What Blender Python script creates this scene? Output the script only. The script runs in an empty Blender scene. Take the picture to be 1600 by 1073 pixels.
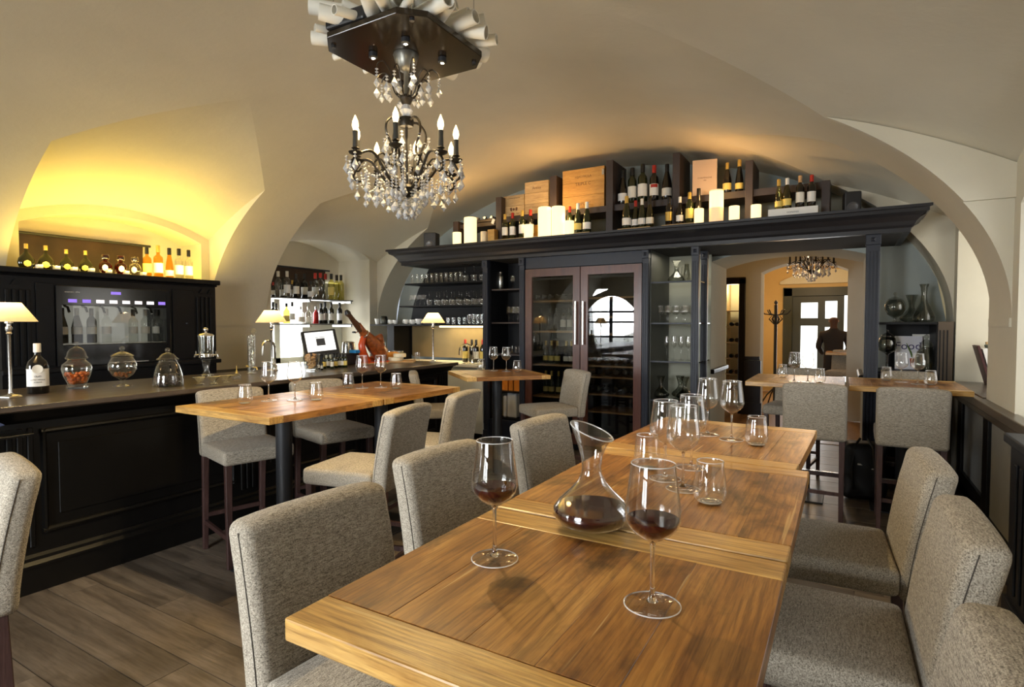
import bpy, bmesh, math, random
from mathutils import Vector, Matrix
random.seed(7)
D = bpy.data
scene = bpy.context.scene
COL = scene.collection
R = math.radians
# ---------------------------------------------------------------- camera
FPX, YAW, PITCH, CAMZ = 891.0, R(30.27), R(1.95), 1.62
cam = D.cameras.new('camera'); cam.lens = 36 * FPX / 1600; cam.sensor_width = 36; cam.clip_start = .02
camo = D.objects.new('camera', cam); COL.objects.link(camo)
camo.location = (0, 0, CAMZ); camo.rotation_euler = (R(90) - PITCH, 0, YAW)
scene.camera = camo
# ---------------------------------------------------------------- world, exposure
w = D.worlds.new('world'); scene.world = w; w.use_nodes = True
w.node_tree.nodes['Background'].inputs[0].default_value = (.75, .85, 1, 1)
w.node_tree.nodes['Background'].inputs[1].default_value = .6
vs = scene.view_settings
vs.view_transform = 'Standard'; vs.look = 'None'; vs.gamma = 1; vs.use_curve_mapping = False
vs.exposure = 0.55
try:
    scene.cycles.max_bounces = 12; scene.cycles.transparent_max_bounces = 24
    scene.cycles.diffuse_bounces = 5; scene.cycles.glossy_bounces = 4; scene.cycles.transmission_bounces = 8
    scene.cycles.use_denoising = True; scene.cycles.sample_clamp_indirect = 6.0
    scene.cycles.caustics_reflective = False; scene.cycles.caustics_refractive = False
except Exception: pass
WIN_E, WIN2_E = 5.0, 4.5          # radiance of the daylight windows
def area(name, loc, rot, sx, sy, power, color, spread=180):
    l = D.lights.new(name, 'AREA'); l.shape = 'RECTANGLE'; l.size = sx; l.size_y = sy
    l.energy = power; l.color = color; l.spread = R(spread)
    o = D.objects.new(name, l); COL.objects.link(o); o.location = loc; o.rotation_euler = rot; return o
def point(name, loc, power, color, rad=.03):
    l = D.lights.new(name, 'POINT'); l.energy = power; l.color = color; l.shadow_soft_size = rad
    o = D.objects.new(name, l); COL.objects.link(o); o.location = loc; return o
def spot(name, loc, power, color, ang, tilt=(0, 0), rad=.02, blend=.6):
    l = D.lights.new(name, 'SPOT'); l.energy = power; l.color = color; l.spot_size = R(ang); l.spot_blend = blend; l.shadow_soft_size = rad
    o = D.objects.new(name, l); COL.objects.link(o); o.location = loc; o.rotation_euler = (R(tilt[0]), R(tilt[1]), 0); return o
WARM = (1, .62, .28); YEL = (1, .70, .14); DAY = (.93, .97, 1)
# daylight falling in through the windows of the street side and of the right-hand wall
area('daylight_front_window', (-5.97, -3.2, 1.95), (R(62), 0, R(-12)), 1.4, 1.6, 140, DAY, 110)
area('daylight_middle_window', (-1.9, -3.2, 1.95), (R(62), 0, R(4)), 1.6, 1.6, 145, DAY, 110)
area('daylight_right_window', (1.58, 3.5, 1.75), (0, R(66), 0), 1.6, 1.7, 9, DAY, 130)
area('daylight_far_right_window', (1.64, 6.2, 1.85), (0, R(80), 0), 1.3, 1.0, 6, (1, .93, .78))
area('daylight_bar_window', (-7.42, 6.05, 1.55), (0, R(-90), 0), .9, 1.3, 12, DAY)
# ---------------------------------------------------------------- pixel -> place (the pixel gives a direction, a plane gives the distance)
_F0 = Vector((-math.sin(YAW), math.cos(YAW), 0)); _R = Vector((math.cos(YAW), math.sin(YAW), 0)); _Z = Vector((0, 0, 1))
_F = _F0 * math.cos(PITCH) - _Z * math.sin(PITCH); _U = _Z * math.cos(PITCH) + _F0 * math.sin(PITCH)
_C = Vector((0, 0, CAMZ))
def ray(u, v): return _F + _R * ((u - 800) / FPX) + _U * ((536.5 - v) / FPX)
def onz(u, v, z): d = ray(u, v); return _C + d * ((z - CAMZ) / d.z)
def onx(u, v, x): d = ray(u, v); return _C + d * (x / d.x)
def ony(u, v, y): d = ray(u, v); return _C + d * (y / d.y)
# ---------------------------------------------------------------- materials
MATS = {}
def new_mat(name):
    m = D.materials.new(name); m.use_nodes = True; nt = m.node_tree
    return m, nt, nt.nodes['Principled BSDF']
def setp(b, **k):
    for n, v in k.items():
        n = n.replace('_', ' ')
        if n in b.inputs: b.inputs[n].default_value = v
def ramp(nt, fac, stops):
    r = nt.nodes.new('ShaderNodeValToRGB'); e = r.color_ramp.elements
    e[0].position, e[0].color = stops[0][0], (*stops[0][1], 1)
    e[1].position, e[1].color = stops[-1][0], (*stops[-1][1], 1)
    for p, c in stops[1:-1]:
        x = e.new(p); x.color = (*c, 1)
    nt.links.new(fac, r.inputs[0]); return r.outputs[0]
def coords(nt, scale=(1, 1, 1), kind='Object', rnd=0):
    tc = nt.nodes.new('ShaderNodeTexCoord'); mp = nt.nodes.new('ShaderNodeMapping')
    mp.inputs['Scale'].default_value = scale; src = tc.outputs[kind]
    if rnd:
        oi = nt.nodes.new('ShaderNodeObjectInfo'); mu = nt.nodes.new('ShaderNodeVectorMath'); mu.operation = 'SCALE'
        cb = nt.nodes.new('ShaderNodeCombineXYZ')
        for i in range(3): nt.links.new(oi.outputs['Random'], cb.inputs[i])
        nt.links.new(cb.outputs[0], mu.inputs[0]); mu.inputs['Scale'].default_value = rnd
        ad = nt.nodes.new('ShaderNodeVectorMath'); nt.links.new(src, ad.inputs[0]); nt.links.new(mu.outputs[0], ad.inputs[1]); src = ad.outputs[0]
    nt.links.new(src, mp.inputs[0]); return mp.outputs[0]
def noise(nt, vec, scale, detail=4, rough=.55, dist=0):
    n = nt.nodes.new('ShaderNodeTexNoise'); n.inputs['Scale'].default_value = scale; n.inputs['Detail'].default_value = detail
    n.inputs['Roughness'].default_value = rough; n.inputs['Distortion'].default_value = dist
    nt.links.new(vec, n.inputs['Vector']); return n.outputs[0]
def bump(nt, b, h, strength, dist=.002):
    n = nt.nodes.new('ShaderNodeBump'); n.inputs['Strength'].default_value = strength; n.inputs['Distance'].default_value = dist
    nt.links.new(h, n.inputs['Height']); nt.links.new(n.outputs[0], b.inputs['Normal'])
def plain(name, col, rough=.5, metal=0, var=0, scale=6, **k):
    if name in MATS: return MATS[name]
    m, nt, b = new_mat(name); setp(b, Base_Color=(*col, 1), Roughness=rough, Metallic=metal, **k)
    if var:
        n = noise(nt, coords(nt, rnd=9), scale, 5)
        c = ramp(nt, n, [(.3, tuple(x * (1 - var) for x in col)), (.7, tuple(min(1, x * (1 + var)) for x in col))])
        nt.links.new(c, b.inputs['Base Color'])
    MATS[name] = m; return m
def emit(name, col, strength):
    if name in MATS: return MATS[name]
    m, nt, b = new_mat(name); setp(b, Base_Color=(*col, 1), Emission_Color=(*col, 1), Emission_Strength=strength, Roughness=.6)
    MATS[name] = m; return m
def wood(name, stops, axis='x', rough=.4, stretch=14, scale=3.2, bumps=.25, stain=0, coat=0):
    m, nt, b = new_mat(name)
    s = {'x': (1 / stretch, 1, 1), 'y': (1, 1 / stretch, 1), 'z': (1, 1, 1 / stretch)}[axis]
    v = coords(nt, tuple(x * scale for x in s), rnd=31)
    n = noise(nt, v, 5, 8, .62, 1.2); c = ramp(nt, n, stops)
    fine = noise(nt, v, 55, 3, .6)
    mx = nt.nodes.new('ShaderNodeMix'); mx.data_type = 'RGBA'; mx.blend_type = 'MULTIPLY'; mx.inputs[0].default_value = .55
    f2 = ramp(nt, fine, [(.35, (.55, .5, .45)), (.6, (1, 1, 1))])
    nt.links.new(c, mx.inputs[6]); nt.links.new(f2, mx.inputs[7]); out = mx.outputs[2]
    if stain:
        sv = coords(nt, tuple(x * 1.0 for x in {'x': (.5, 1, 1), 'y': (1, .5, 1), 'z': (1, 1, .5)}[axis]), rnd=17)
        sn = noise(nt, sv, 5.5, 4, .6, .6); sc = ramp(nt, sn, [(.50, (1, 1, 1)), (.70, (1 - stain, 1 - stain * 1.05, 1 - stain * 1.1))])
        m2 = nt.nodes.new('ShaderNodeMix'); m2.data_type = 'RGBA'; m2.blend_type = 'MULTIPLY'; m2.inputs[0].default_value = 1
        nt.links.new(out, m2.inputs[6]); nt.links.new(sc, m2.inputs[7]); out = m2.outputs[2]
    oi = nt.nodes.new('ShaderNodeObjectInfo'); hs = nt.nodes.new('ShaderNodeHueSaturation')
    mr = nt.nodes.new('ShaderNodeMapRange'); mr.inputs[3].default_value = .78; mr.inputs[4].default_value = 1.18
    nt.links.new(oi.outputs['Random'], mr.inputs[0]); nt.links.new(mr.outputs[0], hs.inputs['Value']); nt.links.new(out, hs.inputs['Color'])
    nt.links.new(hs.outputs[0], b.inputs['Base Color'])
    rr = nt.nodes.new('ShaderNodeMapRange'); rr.inputs[3].default_value = rough - .1; rr.inputs[4].default_value = rough + .14
    nt.links.new(n, rr.inputs[0]); nt.links.new(rr.outputs[0], b.inputs['Roughness'])
    if coat: setp(b, Coat_Weight=coat, Coat_Roughness=.18)
    bump(nt, b, fine, bumps, .0015); MATS[name] = m; return m
def plaster(name, col, var=.05):
    m, nt, b = new_mat(name); v = coords(nt)
    n = noise(nt, v, 1.1, 6, .6); c = ramp(nt, n, [(.3, tuple(x * (1 - var) for x in col)), (.7, tuple(min(1, x * (1 + var)) for x in col))])
    nt.links.new(c, b.inputs['Base Color']); setp(b, Roughness=.92, Specular_IOR_Level=.15)
    n2 = noise(nt, v, 14, 6, .6); bump(nt, b, n2, .22, .01); MATS[name] = m; return m
def fabric(name, c1, c2):
    m, nt, b = new_mat(name)
    n = noise(nt, coords(nt, (18, 88, 88), rnd=3), 3.0, 3, .7)
    n2 = noise(nt, coords(nt, (110, 110, 110)), 3.0, 2, .6)
    ad = nt.nodes.new('ShaderNodeMath'); ad.operation = 'ADD'; nt.links.new(n, ad.inputs[0]); nt.links.new(n2, ad.inputs[1])
    hf = nt.nodes.new('ShaderNodeMath'); hf.operation = 'MULTIPLY'; hf.inputs[1].default_value = .5; nt.links.new(ad.outputs[0], hf.inputs[0])
    c = ramp(nt, hf.outputs[0], [(.36, c1), (.64, c2)])
    nt.links.new(c, b.inputs['Base Color']); setp(b, Roughness=.95, Specular_IOR_Level=.1, Sheen_Weight=.1)
    bump(nt, b, hf.outputs[0], .6, .003); MATS[name] = m; return m
def clear_glass(name, tint=(1, 1, 1), refl=1.0, ior=1.5, rough=0.0):
    """thin clear glass: straight-through light plus a Fresnel mirror layer"""
    m = D.materials.new(name); m.use_nodes = True; nt = m.node_tree; nt.nodes.clear()
    o = nt.nodes.new('ShaderNodeOutputMaterial'); mx = nt.nodes.new('ShaderNodeMixShader')
    t = nt.nodes.new('ShaderNodeBsdfTransparent'); t.inputs[0].default_value = (*tint, 1)
    g = nt.nodes.new('ShaderNodeBsdfGlossy'); g.inputs['Roughness'].default_value = rough; g.inputs[0].default_value = (1, 1, 1, 1)
    f = nt.nodes.new('ShaderNodeFresnel'); ge = nt.nodes.new('ShaderNodeNewGeometry'); mi = nt.nodes.new('ShaderNodeMapRange')
    mi.inputs[3].default_value = ior; mi.inputs[4].default_value = 1 / ior; nt.links.new(ge.outputs['Backfacing'], mi.inputs[0]); nt.links.new(mi.outputs[0], f.inputs[0])
    mu = nt.nodes.new('ShaderNodeMath'); mu.operation = 'MULTIPLY'; mu.inputs[1].default_value = refl; mu.use_clamp = True
    nt.links.new(f.outputs[0], mu.inputs[0]); nt.links.new(mu.outputs[0], mx.inputs[0])
    nt.links.new(t.outputs[0], mx.inputs[1]); nt.links.new(g.outputs[0], mx.inputs[2]); nt.links.new(mx.outputs[0], o.inputs[0])
    MATS[name] = m; return m
PLASTER = plaster('cream_plaster', (.66, .61, .485))
GREYWALL = plaster('grey_green_wall_paint', (.33, .36, .34))
PALEWALL = plaster('pale_wall_paint', (.60, .60, .52))
GREYPANEL = plain('grey_dado_paint', (.23, .22, .20), .75, var=.06)
OCHRE = plaster('ochre_wall_paint', (.62, .47, .24))
NAVY = plain('navy_cabinet_paint', (.020, .023, .034), .42, var=.1, Specular_IOR_Level=.35)
CHARC = plain('charcoal_cornice_paint', (.020, .019, .021), .40, var=.1, Specular_IOR_Level=.4)
BLACKP = plain('black_cabinet_paint', (.005, .005, .006), .45, var=.1, Specular_IOR_Level=.22)
BARBLK = plain('black_bar_paint', (.004, .0036, .0032), .32, var=.1, Specular_IOR_Level=.28)
DARKBR = plain('dark_brown_board', (.035, .022, .018), .5, var=.15)
COUNTER = wood('dark_counter_wood', [(.3, (.035, .025, .018)), (.7, (.12, .085, .058))], 'y', .32, coat=.3)
def table_wood(name, axis, lo, mid, hi, stain):
    m, nt, b = new_mat(name); L = nt.links
    st = (lambda k: (1, 1 / k, 1)) if axis == 'y' else (lambda k: (1 / k, 1, 1))
    def mult(c1, c2, f=1.0, mode='MULTIPLY'):
        x = nt.nodes.new('ShaderNodeMix'); x.data_type = 'RGBA'; x.blend_type = mode; x.inputs[0].default_value = f
        L.new(c1, x.inputs[6]); L.new(c2, x.inputs[7]); return x.outputs[2]
    n1 = noise(nt, coords(nt, st(4), rnd=31), 8, 6, .6, .8); col = ramp(nt, n1, [(.30, lo), (.50, mid), (.70, hi)])
    wv = nt.nodes.new('ShaderNodeTexWave'); wv.wave_type = 'BANDS'; wv.bands_direction = 'X' if axis == 'y' else 'Y'
    for k, v in (('Scale', 13), ('Distortion', 9), ('Detail', 4), ('Detail Scale', 1.6), ('Detail Roughness', .62)): wv.inputs[k].default_value = v
    L.new(coords(nt, st(9), rnd=13), wv.inputs['Vector'])
    col = mult(col, ramp(nt, wv.outputs['Fac'], [(.05, (.62, .55, .50)), (.45, (.94, .93, .92)), (.8, (1.0, 1.0, 1.0))]), .5)
    fib = noise(nt, coords(nt, st(26), rnd=7), 150, 4, .65)
    col = mult(col, ramp(nt, fib, [(.36, (.45, .38, .32)), (.54, (1, 1, 1))]), .75)
    sn = noise(nt, coords(nt, st(1.8), rnd=23), 6.5, 5, .62, .5)
    col = mult(col, ramp(nt, sn, [(.52, (1, 1, 1)), (.68, (1 - stain, 1 - stain, 1 - stain * 1.05))]), 1)
    sc = noise(nt, coords(nt, st(34), rnd=5), 42, 3, .5, .3)
    mk = ramp(nt, sc, [(.685, (0, 0, 0)), (.71, (1, 1, 1))]); mx = nt.nodes.new('ShaderNodeMix'); mx.data_type = 'RGBA'
    ms = nt.nodes.new('ShaderNodeMath'); ms.operation = 'MULTIPLY'; ms.inputs[1].default_value = .55; L.new(mk, ms.inputs[0]); L.new(ms.outputs[0], mx.inputs[0])
    L.new(col, mx.inputs[6]); mx.inputs[7].default_value = (.72, .50, .22, 1); L.new(mx.outputs[2], b.inputs['Base Color'])
    rr = nt.nodes.new('ShaderNodeMapRange'); rr.inputs[3].default_value = .24; rr.inputs[4].default_value = .52; L.new(sn, rr.inputs[0]); L.new(rr.outputs[0], b.inputs['Roughness'])
    setp(b, Coat_Weight=.2, Coat_Roughness=.22); bump(nt, b, fib, .45, .0016); MATS[name] = m; return m
TABLE = table_wood('honey_table_wood', 'y', (.17, .060, .011), (.38, .165, .032), (.56, .29, .072), .66)
TABLEX = table_wood('pale_honey_end_board_wood', 'x', (.42, .21, .045), (.62, .36, .10), (.74, .48, .17), .22)
FLOORW = wood('grey_brown_floor_oak', [(.25, (.060, .046, .034)), (.5, (.15, .118, .088)), (.78, (.25, .20, .15))], 'x', .42, scale=1.6, stain=.4, coat=.12)
FLOORW2 = wood('amber_floor_wood', [(.25, (.16, .075, .02)), (.75, (.42, .23, .08))], 'y', .35, scale=1.5)
CRATE = wood('pale_crate_pine', [(.25, (.45, .28, .11)), (.75, (.72, .52, .26))], 'x', .6, scale=4)
CRATEO = wood('orange_crate_pine', [(.25, (.50, .25, .05)), (.75, (.72, .43, .12))], 'x', .55, scale=4)
LEGW = wood('mahogany_leg_wood', [(.3, (.035, .016, .014)), (.7, (.085, .042, .036))], 'z', .4, scale=5)
FRIDGEW = wood('red_mahogany_frame', [(.3, (.075, .022, .012)), (.7, (.13, .042, .024))], 'z', .35, scale=2, coat=.2)
SHELFW = wood('pale_beech_shelf', [(.3, (.42, .22, .07)), (.7, (.6, .36, .14))], 'x', .5, scale=4)
FABRIC = fabric('taupe_tweed', (.105, .088, .066), (.53, .47, .38))
SEAM = plain('dark_seam_thread', (.05, .042, .035), .9)
POLE = plain('black_powder_steel', (.022, .023, .026), .42, .3)
IRON = plain('bronze_black_iron', (.030, .024, .017), .42, .7)
STEEL = plain('brushed_steel', (.62, .61, .58), .26, 1)
CHROME = plain('polished_chrome', (.8, .79, .76), .08, 1)
WHITE = plain('white_card', (.82, .80, .75), .6)
PAPER = plain('cream_paper', (.80, .77, .68), .75, var=.05)
INK = plain('dark_print_ink', (.05, .045, .05), .7)
BROWNINK = plain('branded_brown_ink', (.12, .05, .02), .7)
REDP = plain('red_foil', (.45, .03, .02), .35)
GOLDP = plain('gold_foil', (.62, .42, .10), .35, .4)
YELLP = plain('yellow_label_paper', (.72, .56, .15), .6)
BLACKC = plain('black_cap', (.012, .012, .012), .4)
PORC = plain('white_porcelain', (.78, .77, .73), .2)
PLASTIC = plain('black_plastic', (.014, .014, .015), .45)
ORANGE = plain('orange_box_card', (.75, .24, .02), .6)
MEAT = plain('cured_ham_flesh', (.30, .075, .015), .35, var=.6, scale=26, Coat_Weight=.3)
HOOF = plain('dark_ham_shank', (.09, .035, .012), .45, var=.4, scale=20)
REDLAC = plain('red_lacquer', (.55, .06, .008), .25)
CHEESE = plain('pale_cheese', (.80, .72, .50), .5, var=.06)
BREAD = plain('golden_bread', (.62, .30, .07), .7, var=.25, scale=20)
CORKM = plain('cork', (.55, .33, .15), .85, var=.3, scale=60)
FRUIT = plain('candied_orange_fruit', (.62, .13, .008), .3, var=.4, scale=30, Coat_Weight=.4)
BROWNFR = plain('brown_dried_fruit', (.26, .085, .015), .4, var=.4, scale=40)
DARKFR = plain('dark_prunes', (.03, .015, .012), .35, var=.4, scale=40)
LEATHER = plain('brown_leather_panel', (.035, .017, .006), .55, var=.5, scale=3.5)
SPLASH = plain('bronze_splashback', (.26, .19, .09), .42, .6, var=.1, scale=3)
GLASS = clear_glass('clear_drinking_glass', (.985, .985, .98), 1.5)
DECG = clear_glass('clear_decanter_glass', (.975, .975, .965), 2.0)
JARG = clear_glass('clear_jar_glass', (.96, .965, .95), 1.7)
PANE = clear_glass('window_pane_glass', (.97, .98, .98), 1.0)
FPANE = clear_glass('dark_fridge_pane', (.72, .72, .70), 1.15)
DPANE = clear_glass('dispenser_pane', (.85, .85, .83), .45)
SHELFG = clear_glass('dark_glass_shelf', (.35, .38, .37), 1.6)
SMOKE = clear_glass('smoky_decanter_glass', (.72, .73, .70), 1.5)
STEMG = plain('solid_stem_glass', (1, 1, 1), .0, Transmission_Weight=1.0, IOR=1.5)
FOOTG = clear_glass('foot_glass', (.975, .975, .97), .8)
RIMG = plain('glint_white_glass', (1, 1, 1), .04, Transmission_Weight=.5, IOR=1.5)  # half-diffuse white paints the window glints onto glass rims and bases
WINE = plain('dark_red_wine', (.030, .0012, .003), .03, Specular_IOR_Level=.25)
GRN = plain('green_bottle_glass', (.014, .020, .006), .08, Coat_Weight=.5)
BLKG = plain('near_black_bottle_glass', (.007, .006, .005), .08, Coat_Weight=.5)
OLIVE = plain('olive_bottle_glass', (.014, .013, .002), .08, Coat_Weight=.5)
AMBER = clear_glass('amber_spirit', (.90, .62, .20), .9)
COGN = clear_glass('cognac_spirit', (.48, .12, .02), .9)
PALEY = clear_glass('pale_wine_glass', (.82, .78, .42), 1.2)
FROST = clear_glass('clear_spirit_glass', (.90, .91, .88), 1.4)
REDG = plain('red_liqueur_glass', (.50, .02, .015), .1)
def crystal():
    m, nt, b = new_mat('cut_crystal'); setp(b, Base_Color=(1, 1, 1, 1), Roughness=.0, Transmission_Weight=.62, IOR=1.62)  # partly diffuse white, so the sparkle is put into the colour
    MATS['cut_crystal'] = m; return m
CRYSTAL = crystal()
WINDOW_E = emit('daylight_sky_behind_pane', (.93, .97, 1), WIN_E)
WINDOW2_E = emit('bright_daylight_pane', (.95, .98, 1), WIN2_E)
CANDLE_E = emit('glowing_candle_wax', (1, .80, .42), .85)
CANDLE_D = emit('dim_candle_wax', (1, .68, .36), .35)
BULB_E = emit('candle_bulb_glow', (1, .82, .52), 1.6)
SPOT_E = emit('small_spot_glow', (1, .82, .52), 60)
LED_E = emit('warm_led_strip', (1, .82, .45), 5)
LEDY_E = emit('yellow_led_strip', (1, .76, .20), 10)
VIOLET_E = emit('violet_display', (.22, .14, .60), .9)
WHITE_E = emit('white_display', (.85, .80, .82), .9)
SCREEN_E = emit('till_screen', (.75, .75, .72), .9)
def shade_mat():
    m = D.materials.new('cream_lamp_shade'); m.use_nodes = True; nt = m.node_tree; nt.nodes.clear()
    o = nt.nodes.new('ShaderNodeOutputMaterial'); mx = nt.nodes.new('ShaderNodeMixShader'); mx.inputs[0].default_value = .55
    a = nt.nodes.new('ShaderNodeBsdfDiffuse'); a.inputs[0].default_value = (.86, .76, .55, 1)
    t = nt.nodes.new('ShaderNodeBsdfTranslucent'); t.inputs[0].default_value = (.95, .75, .45, 1)
    nt.links.new(a.outputs[0], mx.inputs[1]); nt.links.new(t.outputs[0], mx.inputs[2]); nt.links.new(mx.outputs[0], o.inputs[0])
    MATS['cream_lamp_shade'] = m; return m
SHADE = shade_mat()
# ---------------------------------------------------------------- mesh helpers
def catmull(pts, k=4):
    P = [Vector(p) for p in pts]; out = []
    for i in range(len(P) - 1):
        p0, p1, p2, p3 = P[max(i - 1, 0)], P[i], P[i + 1], P[min(i + 2, len(P) - 1)]
        for s in range(k):
            t = s / k; out.append(.5 * ((2 * p1) + (p2 - p0) * t + (2 * p0 - 5 * p1 + 4 * p2 - p3) * t * t + (3 * p1 - p0 - 3 * p2 + p3) * t ** 3))
    return out + [P[-1]]
class G:
    def __init__(s): s.v = []; s.f = []
    def add(s, vs, fs):
        o = len(s.v); s.v += [tuple(p) for p in vs]; s.f += [tuple(i + o for i in f) for f in fs]; return s
    def box(s, x0, x1, y0, y1, z0, z1):
        v = [(x, y, z) for z in (z0, z1) for y in (y0, y1) for x in (x0, x1)]
        return s.add(v, [(0, 2, 3, 1), (4, 5, 7, 6), (0, 1, 5, 4), (2, 6, 7, 3), (0, 4, 6, 2), (1, 3, 7, 5)])
    def lathe(s, prof, n=20, cx=0, cy=0, a0=0, a1=2 * math.pi, cap=True):
        full = abs(a1 - a0 - 2 * math.pi) < 1e-6; m = n if full else n + 1; o = len(s.v)
        for r, z in prof:
            for k in range(m):
                a = a0 + (a1 - a0) * k / n; s.v.append((cx + r * math.cos(a), cy + r * math.sin(a), z))
        for i in range(len(prof) - 1):
            for k in range(n):
                k2 = (k + 1) % m if full else k + 1
                s.f.append((o + i * m + k, o + i * m + k2, o + (i + 1) * m + k2, o + (i + 1) * m + k))
        if cap and full:
            if prof[0][0] > 1e-5: s.f.append(tuple(o + k for k in range(m))[::-1])
            if prof[-1][0] > 1e-5: s.f.append(tuple(o + (len(prof) - 1) * m + k for k in range(m)))
        return s
    def tube(s, pts, r, n=8, cap=True):
        P = [Vector(p) for p in pts]; rs = r if isinstance(r, (list, tuple)) else [r] * len(P); o = len(s.v)
        t0 = (P[1] - P[0]).normalized(); up = Vector((0, 0, 1)) if abs(t0.z) < .9 else Vector((1, 0, 0)); a = t0.cross(up).normalized()
        for i, p in enumerate(P):
            t = (P[min(i + 1, len(P) - 1)] - P[max(i - 1, 0)]).normalized()
            a = (a - t * a.dot(t)).normalized(); b = t.cross(a)
            for k in range(n):
                q = 2 * math.pi * k / n; s.v.append(tuple(p + (a * math.cos(q) + b * math.sin(q)) * rs[i]))
        for i in range(len(P) - 1):
            for k in range(n):
                k2 = (k + 1) % n; s.f.append((o + i * n + k, o + i * n + k2, o + (i + 1) * n + k2, o + (i + 1) * n + k))
        if cap: s.f.append(tuple(o + k for k in range(n))[::-1]); s.f.append(tuple(o + (len(P) - 1) * n + k for k in range(n)))
        return s
    def prism(s, out, axis, d0, d1):
        """outline (a,b) extruded along axis between d0 and d1"""
        def p(a, b, d): return {'x': (d, a, b), 'y': (a, d, b), 'z': (a, b, d)}[axis]
        n = len(out); v = [p(a, b, d0) for a, b in out] + [p(a, b, d1) for a, b in out]
        return s.add(v, [tuple(range(n))[::-1], tuple(range(n, 2 * n))] + [(i, (i + 1) % n, n + (i + 1) % n, n + i) for i in range(n)])
    def grid(s, rows):
        o = len(s.v); n = len(rows[0])
        for r in rows: s.v += [tuple(p) for p in r]
        for i in range(len(rows) - 1):
            for k in range(n - 1): s.f.append((o + i * n + k, o + i * n + k + 1, o + (i + 1) * n + k + 1, o + (i + 1) * n + k))
        return s
    def mesh(s, name, mat, smooth=False, bevel=0, seg=2, fix=True, angle=35):
        me = D.meshes.new(name); me.from_pydata(s.v, [], s.f)
        bm = bmesh.new(); bm.from_mesh(me)
        if fix:
            bmesh.ops.remove_doubles(bm, verts=bm.verts, dist=1e-6); bmesh.ops.recalc_face_normals(bm, faces=bm.faces)
        if bevel:
            ed = [e for e in bm.edges if len(e.link_faces) == 2 and e.calc_face_angle(0) > R(30)]
            bmesh.ops.bevel(bm, geom=ed, offset=bevel, segments=seg, affect='EDGES', profile=.5, clamp_overlap=True)
        if smooth:
            for f in bm.faces: f.smooth = True
            for e in bm.edges:
                if len(e.link_faces) == 2 and e.calc_face_angle(0) > R(angle): e.smooth = False
        bm.to_mesh(me); bm.free(); me.materials.append(mat); return me
    def obj(s, name, mat, parent=None, loc=(0, 0, 0), smooth=False, bevel=0, seg=2, fix=True, angle=35):
        return ob(name, s.mesh(name, mat, smooth, bevel, seg, fix, angle), parent, loc)
def ob(name, me, parent=None, loc=(0, 0, 0), rotz=0, scale=1):
    o = D.objects.new(name, me); COL.objects.link(o); o.location = loc
    if rotz: o.rotation_euler = (0, 0, rotz)
    if scale != 1: o.scale = (scale,) * 3 if not isinstance(scale, tuple) else scale
    if parent: o.parent = parent
    return o
def tag(o, label, cat, group=None):
    o['label'] = label; o['category'] = cat
    if group: o['group'] = group
    return o
def thing(name, label, cat, loc=(0, 0, 0), rotz=0, group=None):
    o = D.objects.new(name, None); COL.objects.link(o); o.location = loc; o.rotation_euler = (0, 0, rotz); o.empty_display_size = .05
    return tag(o, label, cat, group)
def struct(name, label=None):
    def f(o):
        o['kind'] = 'structure'
        if label: o['label'] = label
        return o
    return f
def stc(o, label, cat='wall'):
    o['kind'] = 'structure'; o['label'] = label; o['category'] = cat; return o
def copy_tree(o, parent=None):
    c = o.copy(); COL.objects.link(c); c.parent = parent
    for ch in list(o.children): copy_tree(ch, c)
    return c
def dup(root, loc, rotz, label, group=None):
    c = copy_tree(root); c.location = loc; c.rotation_euler = (0, 0, rotz); c['label'] = label
    if group: c['group'] = group
    return c
ORD = 'first second third fourth fifth sixth seventh eighth ninth tenth eleventh twelfth thirteenth fourteenth fifteenth sixteenth seventeenth eighteenth nineteenth twentieth'.split()
_TXT = {}
def text_mesh(s, size, mat, ext=.0004):
    k = (s, size, mat.name)
    if k in _TXT: return _TXT[k]
    c = D.curves.new('lettering', 'FONT'); c.body = s; c.size = size; c.align_x = 'CENTER'; c.align_y = 'CENTER'; c.extrude = ext; c.resolution_u = 3
    o = D.objects.new('lettering', c); COL.objects.link(o); bpy.context.view_layer.update()
    me = D.meshes.new_from_object(o.evaluated_get(bpy.context.evaluated_depsgraph_get())); me.name = 'lettering'
    D.objects.remove(o); me.materials.clear(); me.materials.append(mat); _TXT[k] = me; return me
def lettering(s, size, mat, parent, loc, rot=(R(90), 0, 0)):
    o = ob('lettering', text_mesh(s, size, mat), parent, loc); o.rotation_euler = rot; return o
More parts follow.
